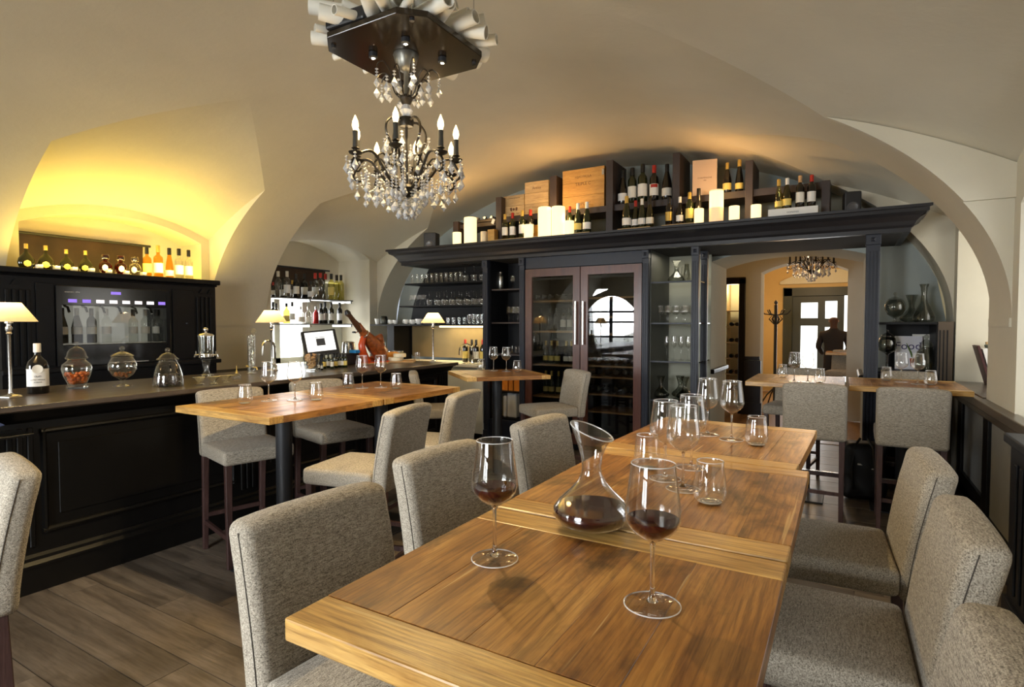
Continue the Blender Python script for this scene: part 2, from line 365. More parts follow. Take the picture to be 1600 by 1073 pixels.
# ================================================================ THE ROOM
XC, XA, ZS, ZB = -2.95, 3.89, 1.66, 2.14
XL, XR, YF, YB = XC - XA, XC + XA, -2.8, 7.68
def Vd(d): t = 1 - ((XA - d) / XA) ** 2; return ZS + ZB * math.sqrt(max(t, 0))
def groin(t): return 1.09 + 1.18 * (1 - t)                 # plan distance of the groin from the wall: straight lines meeting at a sharp tip
def capz(d, t):
    z0 = 2.66 + .22 * (1 - t * t); dg = groin(t); s = min(1, d / dg); return z0 + (Vd(dg) - z0) * s * (1 + .30 * (1 - s))
LUN = {-1: [(-.72, 1.42), (2.22, 4.25), (5.05, 7.2)], 1: [(-1.35, 1.42), (2.12, 4.87), (5.5, 7.2)]}
def xs(side, d): return XL + d if side < 0 else XR - d
gv, gc, gj = G(), G(), G()
for side in (-1, 1):
    y = YF; segs = []
    for a, b in LUN[side]:
        segs.append((y, a, 0)); segs.append((a, b, 1)); y = b
    segs.append((y, YB, 0))
    for a, b, lun in segs:
        if not lun:
            gv.grid([[(xs(side, XA * (1 - math.cos(R(90) * k / 44))), q, Vd(XA * (1 - math.cos(R(90) * k / 44)))) for k in range(45)] for q in (a, b)])
            continue
        rows_c, rows_v = [], []
        for i in range(49):
            q = a + (b - a) * i / 48; t = abs(q - (a + b) / 2) / ((b - a) / 2); dg = groin(t)
            rows_c.append([(xs(side, dg * k / 14), q, capz(dg * k / 14, t)) for k in range(15)])
            th0 = math.acos(1 - dg / XA)
            rows_v.append([(xs(side, XA * (1 - math.cos(th0 + (R(90) - th0) * k / 36))), q, Vd(XA * (1 - math.cos(th0 + (R(90) - th0) * k / 36)))) for k in range(37)])
        gc.grid(rows_c); gv.grid(rows_v)
        dk = groin(1)
        for q in (a, b):
            ds = [XA * (1 - math.cos(math.acos(1 - dk / XA) * k / 30)) for k in range(31)]
            gj.grid([[(xs(side, d), q, Vd(d)) for d in ds], [(xs(side, d), q, max(capz(d, 1), Vd(d))) for d in ds]])
ceiling = stc(gv.obj('ceiling', PLASTER, smooth=True, angle=12), 'cream plaster barrel vault over the whole dining room', 'ceiling')
gc.obj('lunette_cap', PLASTER, ceiling, smooth=True, angle=25); gj.obj('lunette_jamb', PLASTER, ceiling)
def arc(y, y0, y1, ze, zm):
    t = (y - (y0 + y1) / 2) / ((y1 - y0) / 2); h = zm - ze
    r = (1 + h * h) / (2 * h) if h > 0 else 1; return ze + h * (1 - abs(t) ** 2.2)
def side_wall(name, side, niches, label, mat):
    x = XL if side < 0 else XR; g = G(); ys = {YF, YB}
    for a, b in LUN[side]:
        ys |= {a, b, a - 1e-4, b + 1e-4}; ys |= {a + (b - a) * i / 40 for i in range(41)}
    for n in niches: ys |= {n[0], n[1]}
    ys = sorted(q for q in ys if YF <= q <= YB)
    def top(q):
        for a, b in LUN[side]:
            if a <= q <= b: return capz(0, abs(q - (a + b) / 2) / ((b - a) / 2))
        return ZS
    for q0, q1 in zip(ys, ys[1:]):
        m = (q0 + q1) / 2; t0, t1 = top(q0 + (m - q0) * .001), top(q1 - (q1 - m) * .001)
        hit = [n for n in niches if n[0] <= m <= n[1]]
        if hit:
            n = hit[0]
            g.add([(x, q0, 0), (x, q1, 0), (x, q1, n[2]), (x, q0, n[2])], [(0, 1, 2, 3)])
            g.add([(x, q0, arc(q0, n[0], n[1], n[3], n[4])), (x, q1, arc(q1, n[0], n[1], n[3], n[4])), (x, q1, t1), (x, q0, t0)], [(0, 1, 2, 3)])
        else: g.add([(x, q0, 0), (x, q1, 0), (x, q1, t1), (x, q0, t0)], [(0, 1, 2, 3)])
    wl = stc(g.obj(name, mat), label)
    for n in niches:
        xo = x + side * n[5]; g = G(); q = [n[0] + (n[1] - n[0]) * i / 24 for i in range(25)]
        g.grid([[(xx, a, arc(a, n[0], n[1], n[3], n[4])) for a in q] for xx in (x, xo)])
        for a in (n[0], n[1]): g.add([(x, a, n[2]), (xo, a, n[2]), (xo, a, n[3]), (x, a, n[3])], [(0, 1, 2, 3)])
        g.add([(x, n[0], n[2]), (xo, n[0], n[2]), (xo, n[1], n[2]), (x, n[1], n[2])], [(0, 1, 2, 3)])
        for a, b in zip(q, q[1:]): g.add([(xo, a, n[2]), (xo, b, n[2]), (xo, b, arc(b, n[0], n[1], n[3], n[4])), (xo, a, arc(a, n[0], n[1], n[3], n[4]))], [(0, 1, 2, 3)])
        g.obj('niche_reveal', PLASTER, wl, smooth=True)
    return wl
N1 = (2.36, 4.15, 2.08, 2.60, 2.79, .42); N2 = (5.13, 7.02, 1.02, 2.69, 2.93, .72)
M1 = (2.35, 4.72, .90, 2.38, 2.60, .72); M2 = (5.56, 7.02, 1.05, 2.52, 2.66, .78)
wall_left = side_wall('wall_left', -1, [N1, N2], 'cream plaster wall behind the bar with two deep arched niches', PLASTER)
wall_right = side_wall('wall_right', 1, [M1, M2], 'cream plaster wall on the right with arched window recesses and pier', PLASTER)
# pier imposts
for side, (a, b) in ((-1, (4.25, 5.05)), (1, (4.87, 5.5)), (-1, (1.42, 2.22))):
    x = XL if side < 0 else XR
    stc(G().box(*sorted((x - side * .012, x + side * .02)), a, b, ZS - .06, ZS).obj('trim_impost', PLASTER), 'plaster impost under the vault springing on a pier', 'trim')
# back wall with the arched doorway
DX0, DX1, DZE, DZM, DY2 = -1.505, .195, 2.42, 2.55, 8.78
def wall_x(name, y, x0, x1, openings, topf, mat, label, extra=()):
    g = G(); xsn = {x0, x1} | {x0 + (x1 - x0) * i / 90 for i in range(91)}
    for o in openings: xsn |= {o[0], o[1]}
    xsn = sorted(xsn)
    for a, b in zip(xsn, xsn[1:]):
        m = (a + b) / 2; hit = [o for o in openings if o[0] <= m <= o[1]]
        za = [0, 0]
        if hit:
            o = hit[0]; za = [arc(a, o[0], o[1], o[2], o[3]), arc(b, o[0], o[1], o[2], o[3])]
            if o[4] > 0: g.add([(a, y, 0), (b, y, 0), (b, y, o[4]), (a, y, o[4])], [(0, 1, 2, 3)])
        g.add([(a, y, za[0]), (b, y, za[1]), (b, y, topf(b)), (a, y, topf(a))], [(0, 1, 2, 3)])
    return stc(g.obj(name, mat), label)
def vtop(x): return Vd(max(0, min(x - XL, XR - x)))
wall_back = wall_x('wall_back', YB, XL, XR, [(DX0, DX1, DZE, DZM, 0)], vtop, GREYWALL, 'grey green end wall under the vault with arched doorway')
def passage(y0, y1, x0, x1, ze, zm, mat, parent, name='door_reveal'):
    g = G(); q = [x0 + (x1 - x0) * i / 24 for i in range(25)]
    g.grid([[(a, yy, arc(a, x0, x1, ze, zm)) for a in q] for yy in (y0, y1)])
    for a in (x0, x1): g.add([(a, y0, 0), (a, y1, 0), (a, y1, ze), (a, y0, ze)], [(0, 1, 2, 3)])
    return g.obj(name, mat, parent, smooth=True)
passage(YB, DY2, DX0, DX1, DZE, DZM, PALEWALL, wall_back)
# front wall with two arched windows (behind the viewer; they light the room and show in the glasses)
WINS = [(-6.74, -5.20, 1.98, 2.44, .80), (-2.75, -1.05, 2.10, 2.62, .85)]
wall_front = wall_x('wall_front', YF, XL, XR, WINS, vtop, PLASTER, 'cream plaster street-side wall with two arched windows')
def arch_window(name, y, o, label, mat):
    x0, x1, ze, zm, zb = o; g = G(); q = [x0 + (x1 - x0) * i / 20 for i in range(21)]
    g.f.append(tuple(range(23))); g.v += [(x1, y, zb), (x0, y, zb)] + [(a, y, arc(a, x0, x1, ze, zm)) for a in q]
    w = stc(g.obj(name, PANE), label, 'window'); G().add([(x0 - .5, y - .75, .2), (x1 + .5, y - .75, .2), (x1 + .5, y - .75, 3.2), (x0 - .5, y - .75, 3.2)], [(0, 1, 2, 3)]).obj('bright_street', mat, w)
    f = G()
    for a in (x0 + .03, (x0 + x1) / 2, x1 - .03): f.box(a - .045, a + .045, y + .01, y + .08, zb, ze + (.45 if abs(a - (x0 + x1) / 2) < .1 else .02))
    for z in (zb + .04, zb + .45, zb + .88, ze): f.box(x0, x1, y + .01, y + .07, z - .028, z + .028)
    f.obj('window_frame', BARBLK, w); return w
for i, o in enumerate(WINS): arch_window('window_%d' % (i + 1), YF - .05, o, ['tall arched street window with dark glazing bars, left', 'tall arched street window with dark glazing bars, right'][i], WINDOW_E)
# side windows
g = G().box(XR + .69, XR + .71, 2.5, 4.55, .95, 2.5); DIMWIN = emit('dim_daylight_pane', (.95, .97, 1), 1.4); wn = stc(g.obj('window_3', DIMWIN), 'bright window in the near recess of the right-hand wall', 'window')
f = G()
for q in (2.5, 3.5, 4.55): f.box(XR + .62, XR + .69, q - .04, q + .04, .92, 2.52)
for z in (.95, 1.7, 2.5): f.box(XR + .62, XR + .69, 2.46, 4.59, z - .04, z + .04)
f.obj('window_frame', BARBLK, wn)
g = G().box(XR + .75, XR + .77, 5.7, 6.9, 1.12, 2.45); wn = stc(g.obj('window_4', DIMWIN), 'daylit window in the far recess of the right-hand wall', 'window')
f = G()
for q in (5.7, 6.3, 6.9): f.box(XR + .69, XR + .75, q - .03, q + .03, 1.08, 2.46)
f.obj('window_frame', PLASTER, wn)
# bar window (backlit white, in the far left niche)
xw = XL - .70
wn = stc(G().box(xw - .01, xw, 5.16, 6.99, 1.02, 2.30).obj('window_5', WINDOW2_E), 'bright white window behind the bottle shelves of the bar', 'window')
f = G()
for q in (5.2, 5.72, 6.24, 6.95): f.box(xw, xw + .05, q - .05, q + .05, 1.02, 2.3)
f.box(xw, xw + .05, 5.16, 6.99, 1.02, 1.10)
f.obj('window_frame', PALEWALL, wn)
stc(G().box(xw, xw + .06, 6.30, 7.0, 1.04, 2.3).obj('trim_niche_panel', PALEWALL), 'plain pale reveal panel beside the bar window', 'trim')
# floor: slab + separate boards
floor = stc(G().box(XL, XR + .8, YF, YB + 1.1, -.1, -.012).obj('floor', plain('dark_floor_joint', (.30, .25, .18), .8)), 'grey brown oak board floor of the dining room', 'floor')
stc(G().box(XL, XR, YF, .30, -.011, 0).obj('floor_street_side', FLOORW), 'grey brown oak floor near the street windows', 'floor')
pw = .205; q = .302; row = 0
while q < YB + 1.0:
    x = XL - random.uniform(0, 1.6)
    while x < XR:
        L = random.choice((1.5, 1.8, 2.1, 2.4)); a, b = max(x, XL), min(x + L, XR)
        if b - a > .05: G().box(a + .0015, b - .0015, q + .002, q + pw - .002, -.011, random.uniform(-.0008, .0008)).obj('plank', FLOORW, floor)
        x += L
    q += pw; row += 1
# ---------------------------------------------------------------- hall and back room seen through the doorway
HX0, HX1, HY = -2.6, 1.7, 11.0
hf = stc(G().box(-3.2, 2.2, DY2, 17, -.1, -.002).obj('floor_hall', FLOORW2), 'amber wooden floor of the hall beyond the doorway', 'floor')
wh = wall_x('wall_hall', HY, HX0, HX1, [(-1.92, -1.60, 2.36, 2.37, 0), (-1.30, .03, 2.53, 2.69, 0)], lambda x: 3.0, PALEWALL, 'pale hall wall with the second archway and the wine store door')
passage(HY, HY + .45, -1.30, .03, 2.53, 2.69, PALEWALL, wh)
stc(G().add([(HX0, DY2, 0), (HX0, HY, 0), (HX0, HY, 3), (HX0, DY2, 3)], [(0, 1, 2, 3)]).obj('wall_hall_left', OCHRE), 'ochre side wall of the hall, left')
stc(G().add([(HX1, DY2, 0), (HX1, HY, 0), (HX1, HY, 3), (HX1, DY2, 3)], [(0, 1, 2, 3)]).obj('wall_hall_right', OCHRE), 'ochre side wall of the hall, right')
stc(G().box(HX0, HX1, DY2, HY, 3.0, 3.05).obj('ceiling_hall', OCHRE), 'ochre ceiling of the hall', 'ceiling')
stc(wall_x('wall_hall_near', DY2 + .001, HX0, HX1, [(DX0, DX1, DZE, DZM, 0)], lambda x: 3.0, OCHRE, 'hall side of the thick doorway wall'), 'hall side of the thick doorway wall')
BX0, BX1, BYY = -1.95, 1.2, 15.0
stc(G().add([(BX0, HY + .45, 0), (BX0, BYY, 0), (BX0, BYY, 3.2), (BX0, HY + .45, 3.2)], [(0, 1, 2, 3)]).obj('wall_far_room_left', OCHRE), 'ochre left wall of the far entrance room')
stc(G().add([(BX1, HY + .45, 0), (BX1, BYY, 0), (BX1, BYY, 3.2), (BX1, HY + .45, 3.2)], [(0, 1, 2, 3)]).obj('wall_far_room_right', OCHRE), 'ochre right wall of the far entrance room')
stc(G().box(BX0, BX1, HY + .45, BYY, 3.2, 3.25).obj('ceiling_far_room', OCHRE), 'ochre ceiling of the far entrance room', 'ceiling')
wf = wall_x('wall_far_room_back', BYY, BX0, BX1, [(-1.25, .6, 2.44, 2.45, 0)], lambda x: 3.2, OCHRE, 'ochre end wall of the far entrance room around the glazed door')
G().prism([(-1.35, 2.56)] + [(-1.35 + 2.0 * i / 16, 2.62 + .26 * (1 - ((i - 8) / 8) ** 2)) for i in range(17)] + [(.65, 2.56)], 'y', BYY - .08, BYY - .02).obj('arch_band', PALEWALL, wf)
GREENP = plain('dark_green_door_paint', (.030, .036, .018), .45)
dr = stc(G().box(-1.25, .6, BYY + .12, BYY + .14, 0, 2.45).obj('door_1', emit('street_daylight', (.95, 1, .97), 1.5)), 'dark green glazed entrance door with bright panes, far back', 'door')
f = G(); f.box(-1.27, -1.08, BYY - .04, BYY + .1, 0, 2.47); f.box(-1.27, .62, BYY - .04, BYY + .1, 2.27, 2.47); f.box(.5, .62, BYY - .04, BYY + .1, 0, 2.47)
f.obj('door_frame', GREENP, dr, bevel=.01)
f = G()
for a, b in ((-1.08, -.90), (-.55, -.40), (-.16, -.02), (.2, .32)): f.box(a, b, BYY, BYY + .08, 0, 2.27)
for a, b, z0, z1 in ((-.9, -.55, 0, .35), (-.9, -.55, 1.58, 1.76), (-.9, -.55, 2.12, 2.27), (-.4, -.16, 0, .9), (-.4, -.16, 1.55, 1.75), (-.4, -.16, 2.15, 2.27), (-.02, .2, 0, .3), (.32, .5, 0, .5), (.32, .5, 1.5, 1.7), (.32, .5, 2.12, 2.27)): f.box(a, b, BYY, BYY + .08, z0, z1)
f.obj('door_leaf', GREENP, dr)
area('daylight_entrance_door', (-.3, BYY - .2, 1.4), (R(-90), 0, 0), 1.6, 1.8, 30, DAY)
point('far_room_lamp', (-.6, 13.2, 2.7), 24, WARM, .15)
point('hall_lamp', (-.75, 9.7, 2.1), 8, WARM, .2)
# dado rails and plinths of the doorway and the hall
stc(G().box(HX0, -1.97, HY - .04, HY, .98, 1.04).box(-1.58, -1.30, HY - .04, HY, .98, 1.04).obj('trim_hall_rail', NAVY, bevel=.008), 'dark dado rail along the hall wall', 'trim')
stc(G().box(-1.56, -1.28, HY - .07, HY + .0, 0, .97).box(-1.60, -1.26, HY - .09, HY, 0, .22).obj('trim_hall_pilaster', NAVY, bevel=.008), 'navy fluted pilaster base beside the second archway', 'trim')
stc(G().box(DX0 - .01, DX0 + .05, YB + .02, DY2 - .02, .97, 1.03).obj('trim_doorway_rail_left', BARBLK, bevel=.012), 'dark rail along the left side of the doorway', 'trim')
stc(G().box(DX1 - .05, DX1 + .01, YB + .02, DY2 - .02, .97, 1.03).obj('trim_doorway_rail_right', BARBLK, bevel=.012), 'dark rail along the right side of the doorway', 'trim')
# wine store beyond the hall
ws = stc(G().box(-2.4, -1.35, HY + .9, HY + .92, 0, 2.6).obj('wall_wine_store', plain('lit_store_wall', (.65, .58, .35), .9)), 'pale lit wall of the wine store beyond the hall')
point('wine_store_lamp', (-1.85, HY + .5, 2.3), 8, (1, .85, .55), .1)
fr = G(); fr.box(-1.98, -1.90, HY - .05, HY + .06, 0, 2.44); fr.box(-1.66, -1.55, HY - .05, HY + .06, 0, 2.44); fr.box(-1.98, -1.55, HY - .05, HY + .06, 2.34, 2.46)
stc(fr.obj('door_2', BARBLK, bevel=.01), 'dark narrow door frame of the wine store in the hall', 'door')
# ---------------------------------------------------------------- dado of the right-hand wall
gr = G(); gr.box(XR - .07, XR + .02, 4.10, 7.0, .985, 1.05); gr.box(XR - .05, XR, 4.10, 7.0, .93, .985)
stc(gr.obj('trim_dado_rail', COUNTER, bevel=.008), 'dark wooden dado rail along the right-hand wall', 'trim')
stc(G().box(XR - .02, XR + .76, 5.57, 7.01, 1.03, 1.06).obj('trim_window_sill', COUNTER, bevel=.004), 'dark wooden window sill in the far right recess', 'trim')
da = stc(G().box(XR - .012, XR - .004, 4.10, YB - .02, .12, .95).obj('trim_dado', GREYPANEL), 'grey painted dado below the rail of the right-hand wall', 'trim')
for a, b in ((4.10, 4.20), (5.28, 5.45), (6.35, 6.55), (7.2, YB - .03)): G().box(XR - .035, XR - .012, a, b, .1, .95).obj('stile', BARBLK, da, bevel=.004)
G().box(XR - .035, XR - .012, 5.45, 6.35, .1, .32).obj('low_rail', BARBLK, da)
stc(G().box(XR - .05, XR, 4.10, YB - .02, 0, .15).box(XR - .035, XR, 4.10, YB - .02, .15, .22).obj('baseboard_right', BARBLK, bevel=.006), 'black baseboard along the right-hand wall', 'baseboard')
g = G().box(.80, .932, 3.30, 4.08, .0, .97); g.box(.77, .934, 3.27, 4.098, .97, 1.02); g.box(.78, .934, 3.28, 4.095, 0, .12)
o = tag(g.obj('side_cabinet', NAVY, bevel=.008), 'navy side cabinet at the end of the right-hand dado, at the picture edge', 'cabinet')
for i in range(5): G().box(.786, .80, 3.45 + i * .11, 3.50 + i * .11, .18, .88).obj('flute', NAVY, o, bevel=.006)
tag(G().box(XR - .022, XR - .012, 4.43, 4.51, .30, .42).obj('wall_socket', plain('grey_socket', (.35, .34, .31), .5), bevel=.004), 'small grey socket low on the right-hand dado', 'socket')

# thickened upper jamb with a ledge at the right-hand pier
d0 = XA * (1 - math.sqrt(1 - ((2.44 - ZS) / ZB) ** 2)); dk = groin(1)
pts = [(XR - (d0 + (dk - d0) * i / 16), Vd(d0 + (dk - d0) * i / 16)) for i in range(17)] + [(XR - dk * i / 8, capz(dk * i / 8, 1)) for i in range(7, -1, -1)] + [(XR, 2.44)]
stc(G().prism(pts, 'y', 4.84, 4.869).obj('trim_pier_ledge', PLASTER), 'plaster ledge on the near face of the right-hand pier', 'trim')
# ================================================================ TABLES
def table(name, label, cx, cy, wx, ly, rotz=0, group='honey wood bistro tables', planks=5, zt=1.10, th=.042, pole=True, base_rot=0, endw=.10):
    t = thing(name, label, 'table', (cx, cy, 0), rotz, group)
    hx, hy = wx / 2, ly / 2
    for s in (-1, 1):
        y0, y1 = (s * hy, s * (hy - endw)); G().box(-hx, hx, min(y0, y1) + .0008, max(y0, y1) - .0008, zt - th, zt).obj('end_board', TABLEX, t, bevel=.004)
    x = -hx; ws = [random.uniform(.8, 1.25) for _ in range(planks)]; sm = sum(ws)
    for wq in ws:
        b = x + wx * wq / sm
        G().box(x + .0001, b - .0001, -hy + endw + .0002, hy - endw - .0002, zt - th + .001, zt - random.uniform(.0, .0006)).obj('plank', TABLE, t, bevel=.0008, seg=1); x = b
    if pole:
        G().lathe([(.052, .02), (.052, zt - th - .012)], 24).obj('pole', POLE, t, smooth=True)
        G().box(-.24, .24, -.24, .24, .001, .012).lathe([(.09, .012), (.06, .03)], 20).obj('base_plate', POLE, t, bevel=.003)
        G().box(-.20, .20, -.20, .20, zt - th - .014, zt - th).obj('top_plate', POLE, t)
    return t
T1 = table('bistro_table', 'nearest honey wood table with red wine glasses on it', -.475, 1.008, .75, .708, R(0))
T2 = table('bistro_table', 'middle module of the long honey wood table, under the empty wine glasses', -.475, 1.815, .75, .885)
T3 = table('bistro_table', 'farthest module of the long honey wood table, with golden glare', -.50, 2.72, .75, .90, R(-2))
T4 = table('bistro_table', 'honey wood table along the bar, nearer half with square steel foot', -3.21, 2.49, .92, .905)
T5 = table('bistro_table', 'honey wood table along the bar, farther half', -3.21, 3.41, .92, .90)
T6 = table('bistro_table', 'single honey wood table standing at an angle before the wine fridge', -3.2, 5.17, .86, .88, R(48.9 - 90))
T7 = table('bistro_table', 'honey wood table before the arched doorway', -.385, 6.03, .79, .93)
T8 = table('bistro_table', 'honey wood table next to the right-hand dado, by the bookshelf', .455, 6.03, .83, .93)
# ================================================================ UPHOLSTERED BAR CHAIRS
def pillow_box(x0, x1, y0, y1, z0, z1, bev, dome=0, n=10):
    bm = bmesh.new(); bmesh.ops.create_cube(bm, size=1)
    for v in bm.verts: v.co = Vector(((x0 + x1) / 2 + v.co.x * (x1 - x0), (y0 + y1) / 2 + v.co.y * (y1 - y0), (z0 + z1) / 2 + v.co.z * (z1 - z0)))
    bmesh.ops.bevel(bm, geom=bm.edges[:], offset=bev, segments=4, affect='EDGES', profile=.5)
    bmesh.ops.subdivide_edges(bm, edges=[e for e in bm.edges if e.calc_length() > .1], cuts=n, use_grid_fill=True)
    if dome:
        for v in bm.verts:
            if v.co.z > (z0 + z1) / 2:
                a = 1 - ((v.co.x - (x0 + x1) / 2) / ((x1 - x0) / 2)) ** 2; b = 1 - ((v.co.y - (y0 + y1) / 2) / ((y1 - y0) / 2)) ** 2
                v.co.z += dome * max(0, a) * max(0, b)
    return bm
def bm_obj(bm, name, mat, parent):
    for f in bm.faces: f.smooth = True
    me = D.meshes.new(name); bm.to_mesh(me); bm.free(); me.materials.append(mat); return ob(name, me, parent)
CT = 1.145
def make_chair():
    t = thing('bar_chair', '', 'chair', group='taupe upholstered bar chairs')
    bm_obj(pillow_box(-.235, .235, -.20, .26, .69, .785, .022, .018), 'seat', FABRIC, t)
    bm = pillow_box(-.232, .232, -.285, -.195, .675, CT, .028, n=8)
    for v in bm.verts:
        k = (v.co.z - .675) / (CT - .675); v.co.y -= .075 * k ** 1.4
        if v.co.z > CT - .08: v.co.z -= .012 * (abs(v.co.x) / .232) ** 3
    bk = bm_obj(bm, 'backrest', FABRIC, t)
    for s in (-1, 1):
        for yy in (-.218,):
            pts = []
            for i in range(9):
                k = i / 8; pts.append((s * .2325, yy - .075 * k ** 1.4, .69 + (CT - .028 - .69) * k))
            G().tube(pts, .0013, 5).obj('seam', SEAM, bk)
    def leg(x, y, y2, w0=.042, w1=.032):
        g = G(); v = []
        for z, yy, wq in ((0, y2, w1), (.70, y, w0)):
            v += [(x - wq / 2, yy - wq / 2, z), (x + wq / 2, yy - wq / 2, z), (x + wq / 2, yy + wq / 2, z), (x - wq / 2, yy + wq / 2, z)]
        return g.add(v, [(3, 2, 1, 0), (4, 5, 6, 7), (0, 1, 5, 4), (1, 2, 6, 5), (2, 3, 7, 6), (3, 0, 4, 7)]).obj('leg', LEGW, t, bevel=.003, seg=1)
    for s in (-1, 1): leg(s * .20, -.235, -.27); leg(s * .20, .225, .225)
    for s in (-1, 1): G().box(s * .20 - .011, s * .20 + .011, -.25, .215, .185, .217).obj('stretcher', LEGW, t, bevel=.002, seg=1)
    st = G().box(-.19, .19, .212, .238, .275, .312).obj('stretcher', LEGW, t, bevel=.002, seg=1)
    G().box(-.175, .175, .206, .244, .3125, .3155).obj('foot_plate', STEEL, st)
    G().box(-.19, .19, -.262, -.242, .235, .265).obj('stretcher', LEGW, t, bevel=.002, seg=1)
    return t
CH = [
 (-3.65, 2.52, -105, 'bar chair between the bar and the near end of the bar-side table'),
 (-3.63, 3.30, -106, 'bar chair between the bar and the far end of the bar-side table'),
 (-2.50, 2.50, 101, 'bar chair with lit yellowish seat at the aisle side of the bar-side table'),
 (-2.64, 3.27, 101, 'farther bar chair at the aisle side of the bar-side table, sunlit seat'),
 (-3.52, 4.66, -50, 'bar chair seen edge-on at the end of the bar'),
 (-2.60, 5.24, 142, 'bar chair in front of the wine fridge doors'),
 (-.945, 1.05, -94, 'bar chair with bright edge at the near corner of the long table'),
 (-1.045, 1.75, -93, 'second bar chair on the left side of the long table'),
 (-1.03, 2.56, -94, 'third bar chair on the left side of the long table'),
 (-.035, 2.52, 93, 'farthest of the three bar chairs on the right side of the long table'),
 (-.035, 1.80, 91, 'middle bar chair on the right side of the long table'),
 (-.085, 1.03, 92, 'closest bar chair, cut by the lower right picture edge'),
 (-.205, 5.50, 0, 'bar chair with its back to us at the table before the doorway'),
 (.455, 5.50, -1, 'bar chair with its back to us at the table by the dado'),
 (-.46, 6.62, 172, 'bar chair facing us behind the table in the doorway'),
 (.54, 6.66, 176, 'bar chair facing us behind the table by the bookshelf'),
 (-2.58, .53, 170, 'dark shaded bar chair cut by the lower left picture edge')]
chair0 = make_chair()
for i, (x, y, a, lb) in enumerate(CH):
    if i == 0: chair0.location = (x, y, 0); chair0.rotation_euler = (0, 0, R(a)); chair0['label'] = 'taupe upholstered ' + lb
    else: dup(chair0, (x, y, 0), R(a), 'taupe upholstered ' + lb)
# ================================================================ THE BAR
BX, BY0, BY1 = -4.22, -1.3, 5.66
bar = thing('bar_counter', 'long black panelled bar counter front along the left', 'bar', (BX, BY0, 0))
def rel(g, name, mat, par, **k): return g.obj(name, mat, par, **k)
L = BY1 - BY0
G().box(-.95, 0, 0, L, .16, 1.105).obj('carcass', BARBLK, bar)
G().box(-.50, .030, 0, L + .03, 0, .16).obj('plinth', BARBLK, bar, bevel=.004)
G().prism([(0, .16), (.045, .16), (.045, .175), (.028, .195), (.028, .215), (.012, .232), (0, .232)], 'y', 0, L + .03).obj('plinth_moulding', BARBLK, bar)
G().prism([(0, 1.03), (.02, 1.05), (.045, 1.085), (.06, 1.105), (0, 1.105)], 'y', 0, L + .04).obj('cornice_moulding', BARBLK, bar)
for a, b in ((-1.2, .1), (.25, 1.33), (1.53, 2.80), (3.04, 4.12), (4.36, 5.42)):
    a -= BY0; b -= BY0; g = G()
    prof = [(0, 0), (.022, .006), (.026, .018), (.014, .03), (0, .034)]
    for z, sg in ((.345, 1), (.985, -1)): g.prism([(p, z + sg * q) for p, q in prof], 'y', a, b)
    for yy, sg in ((a, 1), (b, -1)): g.add([(p, yy + sg * q, z) for z in (.345, .985) for p, q in prof], [(i, i + 1, i + 6, i + 5) for i in range(4)])
    pn = g.obj('panel_moulding', BARBLK, bar); G().box(0, .008, a + .09, b - .09, .44, .89).obj('raised_field', BARBLK, pn, bevel=.006, seg=1)
for yc in (.18, 1.43, 2.92, 4.24, 5.55):
    for k in (-.05, 0, .05): G().box(0, .012, yc - BY0 + k - .015, yc - BY0 + k + .015, .27, 1.0).obj('flute', BARBLK, bar, bevel=.005, seg=1)
top = tag(G().box(-5.22, -4.10, BY0, 5.72, 1.115, 1.15).box(-5.20, -4.125, BY0, 5.70, 1.106, 1.115).obj('countertop', COUNTER, bevel=.006), 'dark worn wooden bar top carrying jars, lamps and glasses', 'countertop')
# ledge with a blue card hanging at the near end
lg = tag(G().box(-4.19, -3.98, .9, 1.42, .985, 1.0).obj('bar_ledge', BARBLK, bevel=.004), 'small black ledge on the bar front at the left picture edge', 'shelf')
cd = tag(G().box(-.09, .09, -.13, .13, 0, .004).obj('menu_card', plain('blue_card', (.05, .07, .16), .5), loc=(-4.10, 1.16, 1.055)), 'blue card tilted on the ledge at the left picture edge', 'menu'); cd.rotation_euler = (R(10), R(14), R(12))
# ================================================================ BACK BAR CABINET (left niche)
CX = -6.36
cab = thing('back_bar_cabinet', 'tall black back bar cabinet housing the wine dispenser', 'cabinet', (CX, 2.05, 0))
Lc = 1.97
G().box(-.46, 0, 0, .40, 0, 2.07).box(-.46, 0, 1.44, Lc, 0, 2.07).box(-.46, 0, .40, 1.44, 0, 1.22).box(-.46, 0, .40, 1.44, 1.98, 2.07).box(-.46, -.42, .40, 1.44, 1.22, 1.98).obj('carcass', BLACKP, cab)
G().box(-.46, .06, -.03, Lc + .03, 2.07, 2.125).box(-.46, .03, -.01, Lc + .01, 2.05, 2.07).obj('cornice', BLACKP, cab, bevel=.010)
G().box(-.46, .07, -.02, Lc + .02, 1.17, 1.215).obj('moulding', BLACKP, cab, bevel=.008)
for k in range(4):
    G().box(0, .018, .03 + k * .05, .06 + k * .05, 1.24, 1.93).obj('flute', BLACKP, cab, bevel=.006); G().box(0, .018, 1.74 + k * .05, 1.77 + k * .05, 1.24, 1.93).obj('flute', BLACKP, cab, bevel=.006)
for y0, y1 in ((.25, .39), (1.47, 1.71)): G().box(0, .014, y0, y1, 1.23, 2.0).obj('door', BLACKP, cab, bevel=.004)
for yy in (.1, 1.80, 1.90): G().prism([(yy - .03, 1.97), (yy + .03, 1.97), (yy, 2.02)], 'x', 0, .02).obj('diamond_boss', BLACKP, cab)
G().lathe([(0, 0), (.012, .002), (.012, .012), (0, .016)], 12).obj('door_knob', POLE, cab, (.02, 1.62, 1.62))
dp = thing('wine_dispenser', 'built-in black wine dispenser with lit bottles behind glass', 'dispenser', (CX, 2.45, 1.22)); W = 1.04
